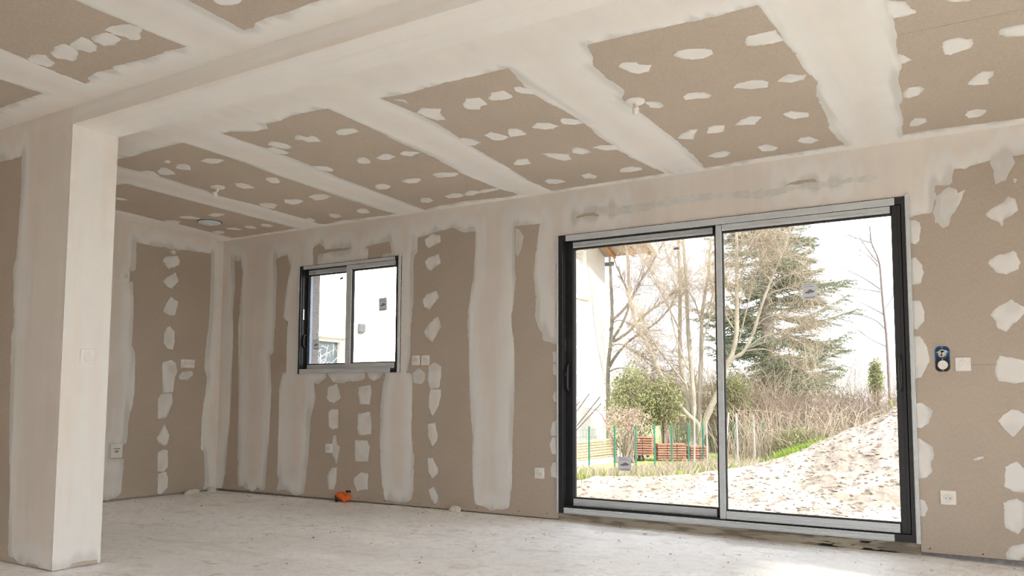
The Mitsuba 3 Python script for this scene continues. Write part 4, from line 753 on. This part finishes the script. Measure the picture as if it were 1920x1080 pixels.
put('shutter', cat(*[bx(WX - .14, WX - .10, 10.92, 12.06, 3.36 + .1 * n, 3.452 + .1 * n) for n in range(11)]), 'm_white', k, label='white roller shutter')
put('window_sill', cbx(WX - .2, WX + .06, 10.86, 12.12, 3.26, 3.32, .005), 'm_wire_beige', k, label='beige window sill')
put('glazed_door', bx(WX - .16, WX - .12, 2.3, 3.92, 0.0, 1.83), 'm_darkglass', k, label='dark glazed door pane')
put('door_frame', cat(bx(WX - .13, WX - .06, 2.3, 2.36, 0, 1.83), bx(WX - .13, WX - .06, 3.86, 3.92, 0, 1.83), bx(WX - .13, WX - .06, 3.06, 3.14, 0, 1.83), bx(WX - .13, WX - .06, 2.3, 3.92, 1.77, 1.83)), 'm_shade', k)
ms = []
r = np.random.default_rng(5)
for n in range(44):
    y, z = r.uniform(3.18, 3.82), r.uniform(1.15, 1.72); a = r.uniform(0, 3.14); l = r.uniform(.04, .13)
    ms.append(tube([(WX - .117, y - l * math.cos(a), z - l * math.sin(a)), (WX - .117, y, z + .01), (WX - .117, y + l * math.cos(a), z + l * math.sin(a))], r.uniform(.002, .006), 5))
put('chalk_marks', cat(*ms), 'm_white', k, label='white scribbled paint marks on the glass')
put('wall_lamp', cat(cbx(WX, WX + .07, 4.17, 4.29, 1.95, 2.08, .008), cbx(WX, WX + .05, 4.19, 4.27, 1.93, 1.96, .004)), 'm_zinc', k, label='small grey wall lamp')
put('bracket', cat(bx(WX, WX + .30, 11.50, 11.54, 4.60, 4.63), tube([(WX, 11.52, 4.42), (WX + .28, 11.52, 4.62)], .012, 6), bx(WX, WX + .02, 11.48, 11.56, 4.38, 4.66)), 'm_zinc', k, label='dark steel bracket')
# roof: slopes down to the far eave, overhanging the wall by 1.4 m
SL = 0.40
def roof_pt(x, y, h=0.0): return (x, y, 4.43 + SL * (13.12 - y) + h)
def slope_box(x0, x1, y0, y1, h0, h1):
    pts = [roof_pt(x, y, h) for x in (x0, x1) for y in (y0, y1) for h in (h0, h1)]
    return trimesh.convex.convex_hull(np.array(pts))
put('soffit', slope_box(-9, -0.72, 4.0, 13.12, .03, .06), 'm_soffit', k, label='pale boarded soffit')
for x in (-2.6, -1.72, -1.22, -0.80): put('rafter', slope_box(x - .035, x + .035, 4.0, 13.08, -.05, .04), 'm_roofwood', k, label='orange brown rafter')
put('fascia', slope_box(-0.72, -0.60, 4.0, 13.16, -.02, .16), 'm_white', k, label='white verge board')
put('roof_tiles', slope_box(-9, -0.62, 4.0, 13.2, .13, .20), 'm_brick', k)
put('gutter', tube([(-3.0, 13.22, 4.30), (-1.82, 13.22, 4.30)], .05, 10), 'm_zinc', k, True, label='grey brown gutter end')
put('terrace_slab', bx(-2.0, -0.62, 7.8, 12.5, -0.6, -0.28), 'm_facade', k, label='pale terrace edge')

# ------------------------------------------------------------------ outside: fence, stakes, stacks
k = thing('wire_fence', 'green wire garden fence with thin posts along the lawn', 'fence')
FP = [(0.70, 4.6), (0.75, 6.72), (0.89, 7.40), (0.95, 8.15), (1.08, 8.69), (1.16, 9.33), (1.26, 9.95), (1.35, 10.52), (1.7, 11.4), (2.06, 12.25), (2.6, 13.3)]
for x, y in FP:
    z = float(ground_z(x, y)); put('fence_post', tube([(x, y, z - .1), (x, y, 0.47)], .016, 8), 'm_fence', k)
ms = []
for (x0, y0), (x1, y1) in zip(FP[:-1], FP[1:]):
    for h in np.linspace(-.35, .42, 8): ms.append(tube([(x0, y0, h), (x1, y1, h)], .0022, 4, False))
    L = math.hypot(x1 - x0, y1 - y0)
    for t in np.arange(.05, L, .11) / L: ms.append(tube([(x0 + (x1 - x0) * t, y0 + (y1 - y0) * t, -.4), (x0 + (x1 - x0) * t, y0 + (y1 - y0) * t, .42)], .0018, 4, False))
put('wire_mesh', cat(*ms), 'm_fence', k, kind='stuff')
for n, (a, b, lb) in enumerate((((1.71, 9.02, .80), (1.67, 9.09, -.4), 'pale stake in front of the big multi-trunk tree'), ((1.72, 9.65, .52), (1.70, 9.71, -.45), 'short pale stake just left of the door meeting stile'), ((1.93, 10.35, .68), (1.80, 10.35, -.4), 'leaning pale stake just right of the door meeting stile'),
        ((2.20, 9.93, .66), (2.19, 10.0, -.4), 'pale upright stake beside the leaning one in the right pane'), ((2.33, 10.6, .62), (2.32, 10.66, -.4), 'rightmost pale stake by the end of the wire fence'))):
    put('wooden_stake', tube(smooth_line([b, tuple((np.array(a) + b) / 2 + [.01, 0, 0]), a], 3), .018, 8), 'm_stake', smooth=True, label=lb, cat='stake')
for n in range(7):
    z = -.27 + .055 * n; put('plank', cbx(-.70 + .01 * (n % 3), -.60 + .012 * (n % 2), 8.7 + .06 * (n % 3), 10.75 - .05 * (n % 2), z, z + .040, .003), 'm_lumber', label=f'long wooden plank, {["lowest", "second from the bottom", "third from the bottom", "middle one", "third from the top", "second from the top", "topmost"][n]} of the stack before the white house', cat='plank', group='planks stacked before the white house')
def brick_stack(label, x0, y0, x1, y1, z0, courses, seed):
    r = np.random.default_rng(seed); k = thing('brick_stack', label, 'brick stack'); ms = []
    d = np.array([x1 - x0, y1 - y0]); L = np.linalg.norm(d); d /= L; nn = np.array([-d[1], d[0]])
    for c in range(courses):
        for t in np.arange(0, L - .1, .21):
            for s in (0, .21):
                m = cbx(0, .20, 0, .20, 0, .038, .003); m.apply_transform(trimesh.transformations.rotation_matrix(math.atan2(d[1], d[0]) + r.normal(0, .01), [0, 0, 1]))
                p = np.array([x0, y0]) + d * (t + .008 * (c % 2)) + nn * s; m.apply_translation((p[0], p[1], z0 + c * .052 + .02)); ms.append(m)
    put('bricks', cat(*ms), 'm_brick', k, kind='stuff', label='thin red bricks in courses')
    c = [np.array([x0, y0]) + d * t for t in (.1, L / 2, L - .1)]
    put('pallet', cat(*[tube([(*p, z0 - .02), (*(p + nn * .42), z0 - .02)], .035, 4) for p in c]), 'm_lumber', k)
brick_stack('taller left stack of thin red bricks beyond the wire fence', -.66, 11.16, -.1, 11.3, -.30, 8, 1)
brick_stack('middle stack of thin red bricks beyond the wire fence', .0, 11.5, .55, 11.85, -.46, 8, 2)
brick_stack('right lower stack of thin red bricks beyond the wire fence', .60, 11.9, .86, 12.12, -.46, 7, 3)
for n, (a, b, lb) in enumerate((((1.75, 4.34, .50), (2.05, 4.49, .86), 'longest'), ((1.75, 4.34, .55), (2.04, 4.48, .95), 'steeper'), ((1.76, 4.32, .74), (1.92, 4.40, .99), 'short upper'), ((1.76, 4.32, .82), (1.81, 4.34, .89), 'shortest'))):
    a, b = np.array(a), np.array(b); d = (b - a) / np.linalg.norm(b - a); z = -.25; foot = a - d * ((a[2] - z) / d[2])
    put('steel_rod', tube([foot, a, b], .0065, 7), 'm_rebar', smooth=True, label=f'{lb} thin dark steel rod leaning at the left edge of the sliding door', cat='rod')

# ------------------------------------------------------------------ outside: trees
CLUMP = [[[-0.01,13.98,-0.52,0.075],[0.06,13.87,-0.11,0.07],[0.13,13.76,0.28,0.064],[-0.09,13.47,0.63,0.059],[-0.45,13.06,1.35,0.054],[-0.7,12.71,2.16,0.049],[-0.9,12.4,2.77,0.043],[-0.95,12.2,3.38,0.038],[-0.9,12.04,4.11,0.033],[-0.9,11.88,4.58,0.027],[-0.95,11.66,5.29,0.022]],[[-0.08,13.94,-0.52,0.066],[-0.11,13.95,0.27,0.061],[-0.23,13.89,1.17,0.056],[-0.34,13.84,1.95,0.051],[-0.34,13.86,2.87,0.045],[-0.33,13.87,3.93,0.04],[-0.36,13.87,4.86,0.035],[-0.38,13.84,6.07,0.03]],[[-0.06,14.07,-0.53,0.066],[-0.03,13.93,0.27,0.061],[-0.01,13.76,1.3,0.056],[-0.01,13.59,2.19,0.051],[-0.0,13.43,3.07,0.045],[0.03,13.27,4.08,0.04],[0.04,13.12,4.82,0.035],[0.06,12.94,5.94,0.03]],[[0.01,14.0,-0.52,0.066],[0.05,13.99,0.27,0.061],[0.1,13.98,1.17,0.055],[0.15,13.97,2.08,0.05],[0.18,13.96,2.85,0.044],[0.26,13.99,3.5,0.038],[0.36,14.04,4.16,0.033],[0.43,14.04,5.07,0.027],[0.43,14.01,5.86,0.022]],[[0.07,13.91,-0.52,0.085],[0.19,13.83,0.15,0.08],[0.38,13.81,0.66,0.074],[0.68,13.84,1.29,0.069],[0.82,13.79,1.72,0.063],[0.97,13.77,2.0,0.058],[1.09,13.7,2.41,0.052],[1.15,13.59,3.03,0.047],[1.21,13.44,4.01,0.041],[1.26,13.31,4.73,0.035],[1.3,13.13,5.82,0.03]],[[0.79,13.8,1.65,0.05],[0.98,13.81,1.89,0.046],[1.17,13.83,2.0,0.043],[1.42,13.86,2.41,0.039],[1.6,13.83,2.92,0.035],[1.74,13.8,3.29,0.031],[1.99,13.81,3.91,0.028],[2.3,13.84,4.68,0.024],[2.42,13.78,5.19,0.02]]]
ARCS = [[[1.15,13.88,2.02,0.021],[1.39,13.85,2.19,0.019],[1.61,13.82,2.34,0.016],[1.92,13.84,2.44,0.014],[2.27,13.89,2.56,0.011],[2.71,14.0,2.61,0.009],[3.14,14.13,2.46,0.006]],[[1.24,13.92,2.11,0.021],[1.75,13.99,2.28,0.017],[2.12,13.98,2.35,0.014],[2.48,13.97,2.23,0.01],[2.81,13.98,1.86,0.006]],[[1.18,13.89,2.04,0.021],[1.64,13.94,2.1,0.017],[2.0,13.94,1.93,0.014],[2.45,14.01,1.65,0.01],[2.72,13.96,1.49,0.006]],[[1.09,13.76,2.79,0.021],[1.25,13.63,3.27,0.018],[1.53,13.57,3.75,0.015],[1.79,13.52,3.99,0.012],[2.15,13.54,4.14,0.009],[2.6,13.63,4.18,0.006]],[[1.12,13.74,3.29,0.021],[1.34,13.57,4.01,0.017],[1.57,13.45,4.35,0.014],[1.95,13.42,4.56,0.01],[2.31,13.41,4.64,0.006]],[[1.12,13.7,3.67,0.021],[1.34,13.47,4.25,0.016],[1.61,13.31,4.42,0.011],[2.11,13.28,4.59,0.006]],[[1.11,13.83,2.29,0.021],[1.36,13.67,3.02,0.017],[1.6,13.52,3.74,0.014],[1.81,13.37,4.19,0.01],[2.01,13.21,4.64,0.006]],[[1.57,14.04,3.05,0.021],[1.85,13.94,3.4,0.017],[2.27,13.96,3.49,0.014],[2.62,13.96,3.32,0.01],[2.96,13.96,3.02,0.006]],[[1.74,14.11,3.48,0.021],[2.14,14.01,3.76,0.016],[2.52,13.93,3.82,0.011],[2.99,13.92,3.73,0.006]],[[1.38,13.98,2.42,0.021],[1.67,13.89,2.78,0.017],[2.04,13.87,2.88,0.014],[2.39,13.87,2.76,0.01],[2.74,13.88,2.48,0.006]],[[1.08,13.78,2.54,0.021],[1.0,13.4,2.77,0.016],[0.95,13.0,3.23,0.011],[1.0,12.68,3.67,0.006]],[[1.11,13.73,3.29,0.021],[1.08,13.22,3.49,0.014],[1.1,12.72,3.91,0.006]],[[-0.05,13.08,2.54,0.021],[-0.18,12.76,3.02,0.018],[-0.32,12.44,3.49,0.015],[-0.44,12.13,3.96,0.012],[-0.57,11.83,4.3,0.009],[-0.65,11.56,4.63,0.006]],[[0.08,13.24,1.66,0.021],[-0.04,12.87,2.27,0.017],[-0.14,12.48,3.24,0.014],[-0.3,12.09,3.82,0.01],[-0.46,11.72,4.15,0.006]],[[0.39,13.34,2.67,0.021],[0.3,13.04,3.27,0.018],[0.21,12.77,3.5,0.015],[0.02,12.42,3.96,0.012],[-0.05,12.14,4.42,0.009],[-0.03,11.92,4.87,0.006]],[[0.42,13.35,2.79,0.021],[0.7,13.16,3.26,0.016],[0.92,12.92,3.96,0.011],[1.07,12.63,4.63,0.006]],[[0.36,13.37,2.16,0.021],[0.63,13.17,2.77,0.016],[0.84,12.94,3.23,0.011],[0.99,12.67,3.67,0.006]],[[0.01,13.23,1.29,0.021],[-0.15,12.86,1.65,0.017],[-0.29,12.5,2.01,0.014],[-0.46,12.12,2.49,0.01],[-0.52,11.81,2.83,0.006]],[[-0.03,13.28,0.54,0.021],[-0.21,13.0,0.66,0.019],[-0.39,12.71,0.91,0.016],[-0.62,12.34,1.52,0.014],[-0.76,12.06,1.88,0.011],[-1.01,11.73,2.11,0.009],[-1.16,11.48,2.08,0.006]]]
LEFT = [[[-2.47,14.24,-0.64,0.06],[-2.42,14.13,0.77,0.056],[-2.38,14.06,1.73,0.053],[-2.3,14.05,2.42,0.049],[-2.24,14.02,3.11,0.046],[-2.23,13.96,3.8,0.042],[-2.23,13.88,4.63,0.039],[-2.26,13.79,5.46,0.035]],[[-2.38,14.06,1.71,0.045],[-2.18,14.29,2.15,0.038],[-1.92,14.56,2.51,0.032],[-1.42,14.98,2.94,0.025],[-1.08,15.28,3.45,0.019],[-0.92,15.46,4.03,0.012]],[[-2.2,14.0,2.42,0.045],[-1.94,14.26,2.63,0.037],[-1.55,14.57,3.13,0.028],[-1.09,14.93,3.56,0.02],[-0.78,15.21,3.92,0.012]],[[-2.2,13.94,2.97,0.045],[-1.96,13.98,3.16,0.038],[-1.68,14.03,3.5,0.032],[-1.46,14.03,3.89,0.025],[-1.12,14.1,4.43,0.019],[-0.87,14.11,4.88,0.012]],[[-2.3,14.05,2.42,0.04],[-1.94,14.1,2.97,0.034],[-1.76,14.05,3.5,0.029],[-1.87,13.81,4.03,0.023],[-1.98,13.57,4.56,0.018],[-1.98,13.41,5.08,0.012]],[[-2.39,14.07,1.6,0.02],[-2.06,14.18,1.73,0.017],[-1.62,14.37,1.59,0.014],[-1.2,14.58,1.25,0.011],[-0.87,14.73,0.88,0.008]],[[-2.33,14.05,2.22,0.02],[-2.06,14.03,2.34,0.017],[-1.66,14.12,2.13,0.014],[-1.21,14.26,1.72,0.011],[-0.78,14.41,1.18,0.008]],[[-2.32,14.01,2.7,0.018],[-2.01,13.92,2.95,0.015],[-1.57,13.94,2.77,0.012],[-1.05,14.05,2.25,0.009],[-0.62,14.1,1.7,0.006]]]
THIN_TREE = [[[3.14,23.03,-0.4,0.055],[3.14,22.89,1.1,0.05],[3.13,22.73,2.77,0.044],[3.07,22.56,4.11,0.039],[3.04,22.45,5.11,0.034],[2.98,22.38,5.44,0.029],[2.83,22.24,5.94,0.023],[2.82,22.19,6.36,0.018]],[[3.03,22.51,4.39,0.022],[2.6,22.21,4.74,0.017],[2.27,21.98,4.94,0.013],[1.94,21.76,5.15,0.008]],[[3.04,22.52,4.32,0.02],[2.59,22.23,4.39,0.014],[2.02,21.87,4.47,0.008]],[[2.99,22.41,5.11,0.02],[2.77,22.25,5.41,0.014],[2.5,22.06,5.64,0.008]],[[2.98,22.39,5.27,0.02],[2.8,22.26,5.52,0.016],[2.62,22.11,5.85,0.012],[2.49,22.01,6.1,0.008]],[[2.83,22.25,5.86,0.017],[2.51,22.03,5.97,0.012],[2.23,21.85,6.1,0.007]],[[3.1,22.63,3.61,0.02],[2.71,22.36,3.85,0.014],[2.29,22.08,4.1,0.008]],[[3.12,22.69,3.11,0.02],[2.83,22.48,3.44,0.016],[2.42,22.2,3.6,0.012],[1.99,21.93,3.68,0.008]],[[3.14,22.75,2.61,0.02],[2.81,22.52,2.77,0.014],[2.4,22.24,3.1,0.008]],[[3.1,22.61,3.77,0.017],[3.31,22.71,4.11,0.012],[3.44,22.76,4.44,0.007]]]

def limb_set(lines, k=5):
    out = []
    for ln in lines:
        a = smooth_line(np.array(ln), k); out.append(a)
    return out
def twigs(limbs, n, length, rad, seed, sides=3, spread=.9, up=.25, fork=2):
    """Thin shoots that leave the limbs and fork."""
    r = np.random.default_rng(seed); ms = []
    for _ in range(n):
        a = limbs[r.integers(len(limbs))]; t = r.uniform(.35, 1) * (len(a) - 1.001); i0 = int(t); p = a[i0, :3] + (a[i0 + 1, :3] - a[i0, :3]) * (t - i0)
        d = a[i0 + 1, :3] - a[i0, :3]; d = d / (np.linalg.norm(d) + 1e-9)
        stack = [(p, d + r.normal(0, spread, 3) * [1, .8, .7] + [0, 0, up], length * r.uniform(.4, 1.3), rad, fork)]
        while stack:
            p, d, L, w, g = stack.pop(); d = d / np.linalg.norm(d); pts = [p]; bend = r.normal(0, .18, 3)
            for s in range(4): d = d + bend + r.normal(0, .06, 3); d /= np.linalg.norm(d); pts.append(pts[-1] + d * L / 4)
            if any(q[0] < -1.95 + .475 * (13.1 - q[1]) for q in pts): continue      # kept clear of the house wall
            ms.append(tube(pts, np.linspace(w, w * .4, 5), sides, False))
            if g > 0:
                for _ in range(r.integers(1, 3)):
                    q = pts[r.integers(1, 4)]; stack.append((q, d + r.normal(0, .6, 3), L * .65, w * .6, g - 1))
    return cat(*ms)
k = thing('bare_tree', 'large leafless tree with several pale trunks in the middle of the view', 'tree')
L1 = limb_set(CLUMP); L2 = limb_set(ARCS)
for n, a in enumerate(L1): put('trunk', tube(a[:, :3], a[:, 3] * (1 + .08 * rng.normal(size=len(a))), 9), 'm_bark_pale', k, True)
for a in L2: put('branch', tube(a[:, :3], a[:, 3], 6), 'm_bark_pale', k, True)
put('twigs', cat(twigs(L2, 1300, .95, .0052, 31), twigs(L1[:4], 420, 1.1, .006, 32)), 'm_twig_tan', k, kind='stuff')
put('roots', cat(*[tube([(-.02, 13.96, -.1), (-.02 + .35 * math.cos(t), 13.96 + .35 * math.sin(t), -.5)], [.16, .06], 8) for t in np.arange(6)]), 'm_bark_pale', k)
k = thing('bare_tree', 'leafless grey tree with crossing branches beside the white house corner', 'tree')
L3 = limb_set(LEFT)
for n, a in enumerate(L3): put('trunk' if n == 0 else 'branch', tube(a[:, :3], a[:, 3], 8), 'm_bark_grey', k, True)
put('twigs', twigs(L3, 900, 1.0, .0062, 33), 'm_twig_brown', k, kind='stuff')
k = thing('bare_tree', 'slender leafless tree standing alone against the sky on the right', 'tree')
L4 = limb_set(THIN_TREE)
for n, a in enumerate(L4): put('trunk' if n == 0 else 'branch', tube(a[:, :3], a[:, 3], 6), 'm_twig_violet', k, True)
put('twigs', twigs(L4, 90, .9, .008, 34), 'm_twig_violet', k, kind='stuff')
# conifer
k = thing('conifer', 'tall ragged dark green conifer behind the bare tree', 'tree')
cx, cy, cz = .40, 18.96, -.6
put('trunk', tube([(cx, cy, cz), (cx + .02, cy, 3), (cx - .03, cy, 8), (cx, cy, 13)], [.24, .19, .12, .03], 10), 'm_bark_grey', k, True)
r = np.random.default_rng(41); nv, nf = [], []; needles_n = 0
bms = []
for n in range(240):
    z = .75 + 11.2 * ((n + r.random()) / 240) + r.normal(0, .12); a = r.uniform(0, 6.283); R = (2.45 - .13 * z) * r.uniform(.62, 1.12) if z < 11 else .5
    R = max(R, .4) * (1.15 if math.cos(a) > .3 else .95); t = np.linspace(0, 1, 7)
    pts = np.column_stack([cx + R * t * math.cos(a), cy + R * t * math.sin(a), z - r.uniform(.15, .42) * R * t + r.uniform(.1, .4) * R * t ** 2.6 + .05 * R * np.sin(5 * t + n)])
    bms.append(tube(pts, np.linspace(.035, .008, 7), 5, False))
    side = np.array([-math.sin(a), math.cos(a), 0]); rad_ = np.array([math.cos(a), math.sin(a), 0])
    for s in np.arange(.18, 1.0, .045):
        p0 = np.array([np.interp(s, t, pts[:, c]) for c in range(3)])
        for sg in (-1, 1):
            l2 = R * .42 * (1.1 - s) + .14; d2 = side * sg * .8 + rad_ * .75 + np.array([0, 0, r.normal(-.12, .18)]); d2 /= np.linalg.norm(d2)
            m = int(9 + l2 * 34)
            for u in np.linspace(.05, 1, m):
                b = p0 + d2 * l2 * u; e = d2 * .55 + r.normal(0, .62, 3) * [1, 1, .75]; e /= np.linalg.norm(e); ln = r.uniform(.05, .10)
                w = np.cross(e, r.normal(size=3)); w *= .015 / (np.linalg.norm(w) + 1e-9); i0 = len(nv); nv += [b - w, b + w, b + e * ln]; nf.append((i0, i0 + 1, i0 + 2))
for n in range(0, 240, 10): put('branch', cat(*bms[n:n + 10]), 'm_bark_grey', k)
put('needles', (np.array(nv), np.array(nf)), 'm_needle', k, kind='stuff')
# shrubs
def leaf_cloud(n, c, rad, size, seed, hollow=.3):
    r = np.random.default_rng(seed); d = r.normal(size=(n, 3)); d /= np.linalg.norm(d, axis=1, keepdims=True); rr_ = (hollow + (1 - hollow) * r.random(n) ** .6)
    p = np.array(c) + d * rr_[:, None] * np.array(rad) * (.75 + .5 * meshkit.fbm(d * 2.2 + seed, 2, seed))[:, None]
    e = r.normal(size=(n, 3)); e /= np.linalg.norm(e, axis=1, keepdims=True); w = np.cross(e, r.normal(size=(n, 3))); w /= np.linalg.norm(w, axis=1, keepdims=True)
    s = size * r.uniform(.6, 1.3, n)[:, None]
    v = np.stack([p, p + e * s * .5 + w * s * .28, p + e * s, p + e * s * .5 - w * s * .28], 1).reshape(-1, 3)
    return v, np.arange(4 * n).reshape(-1, 4)
def shrub(label, c, rad, n, seed, size=.06, mat='m_leaf', stem='m_twig_brown'):
    k = thing('shrub', label, 'shrub'); r = np.random.default_rng(seed); z0 = float(ground_z(c[0], c[1]))
    put('stems', cat(*[tube(smooth_line([(c[0] + r.normal(0, .08), c[1] + r.normal(0, .08), z0 - .05), (c[0] + r.normal(0, .3) * rad[0], c[1] + r.normal(0, .3) * rad[1], c[2]), (c[0] + r.normal(0, .7) * rad[0], c[1] + r.normal(0, .6) * rad[1], c[2] + r.uniform(.2, .95) * rad[2])], 3), np.linspace(.022, .006, 7), 5) for _ in range(16)]), stem, k)
    put('leaves', leaf_cloud(n, c, rad, size, seed), mat, k, kind='stuff')
    return k
shrub('dense green shrub beside the corner of the white house', (-.62, 11.6, .80), (.60, .55, .92), 6500, 51)
shrub('lower green shrub right of the dense one, before the big tree', (.02, 11.9, .85), (.42, .4, .60), 2600, 52)
k = shrub('small tree in pale pink blossom before the green shrubs', (-.35, 10.6, .42), (.62, .5, .40), 1300, 53, .045, 'm_blossom')
shrub('dark green shrub low behind the big bare tree', (.45, 15.4, 1.0), (.55, .5, .6), 3000, 54)
shrub('ivy covered trunk rising above the dirt mound', (2.95, 21.5, 1.5), (.22, .22, .75), 2600, 55)
shrub('dark bramble bush at the left foot of the dirt mound', (3.1, 11.2, .0), (.62, .5, .42), 2600, 56)
# twiggy undergrowth, far hedge
def brush(n, where, hmin, hmax, seed, rad=.008):
    r = np.random.default_rng(seed); ms = []
    for _ in range(n):
        x, y = where(r); z = float(ground_z(x, y)); h = r.uniform(hmin, hmax); l = r.normal(0, .35, 2) * h
        ms.append(tube([(x, y, z - .05), (x + .35 * l[0], y + .35 * l[1], z + .55 * h), (x + .8 * l[0], y + .8 * l[1], z + .9 * h), (x + 1.2 * l[0], y + 1.2 * l[1], z + h + r.normal(0, .08))], [rad, rad * .8, rad * .6, rad * .35], 3, False))
    return cat(*ms)
put('undergrowth', brush(2600, lambda r: (r.uniform(1.6, 8.5), r.uniform(13.2, 16.5)), .7, 1.75, 61), 'm_twig_brown', kind='stuff', label='brown twiggy undergrowth behind the dirt mound', cat='undergrowth')
put('undergrowth', brush(1500, lambda r: (r.uniform(1.5, 7.5), r.uniform(10.8, 13.5)), .5, 1.25, 62), 'm_twig_tan', kind='stuff', label='pale dry undergrowth at the end of the wire fence', cat='undergrowth')
put('undergrowth', brush(1100, lambda r: (r.uniform(-1.6, 1.6), r.uniform(15.5, 18.5)), 1.2, 2.4, 63), 'm_twig_tan', kind='stuff', label='pale thicket behind the big bare tree', cat='undergrowth')
put('far_hedge', brush(2200, lambda r: (r.uniform(-16, 22), r.uniform(36, 42)), 2.0, 4.6, 64, .016), 'm_hazy', kind='stuff', label='hazy line of bare trees far behind the garden', cat='hedge')
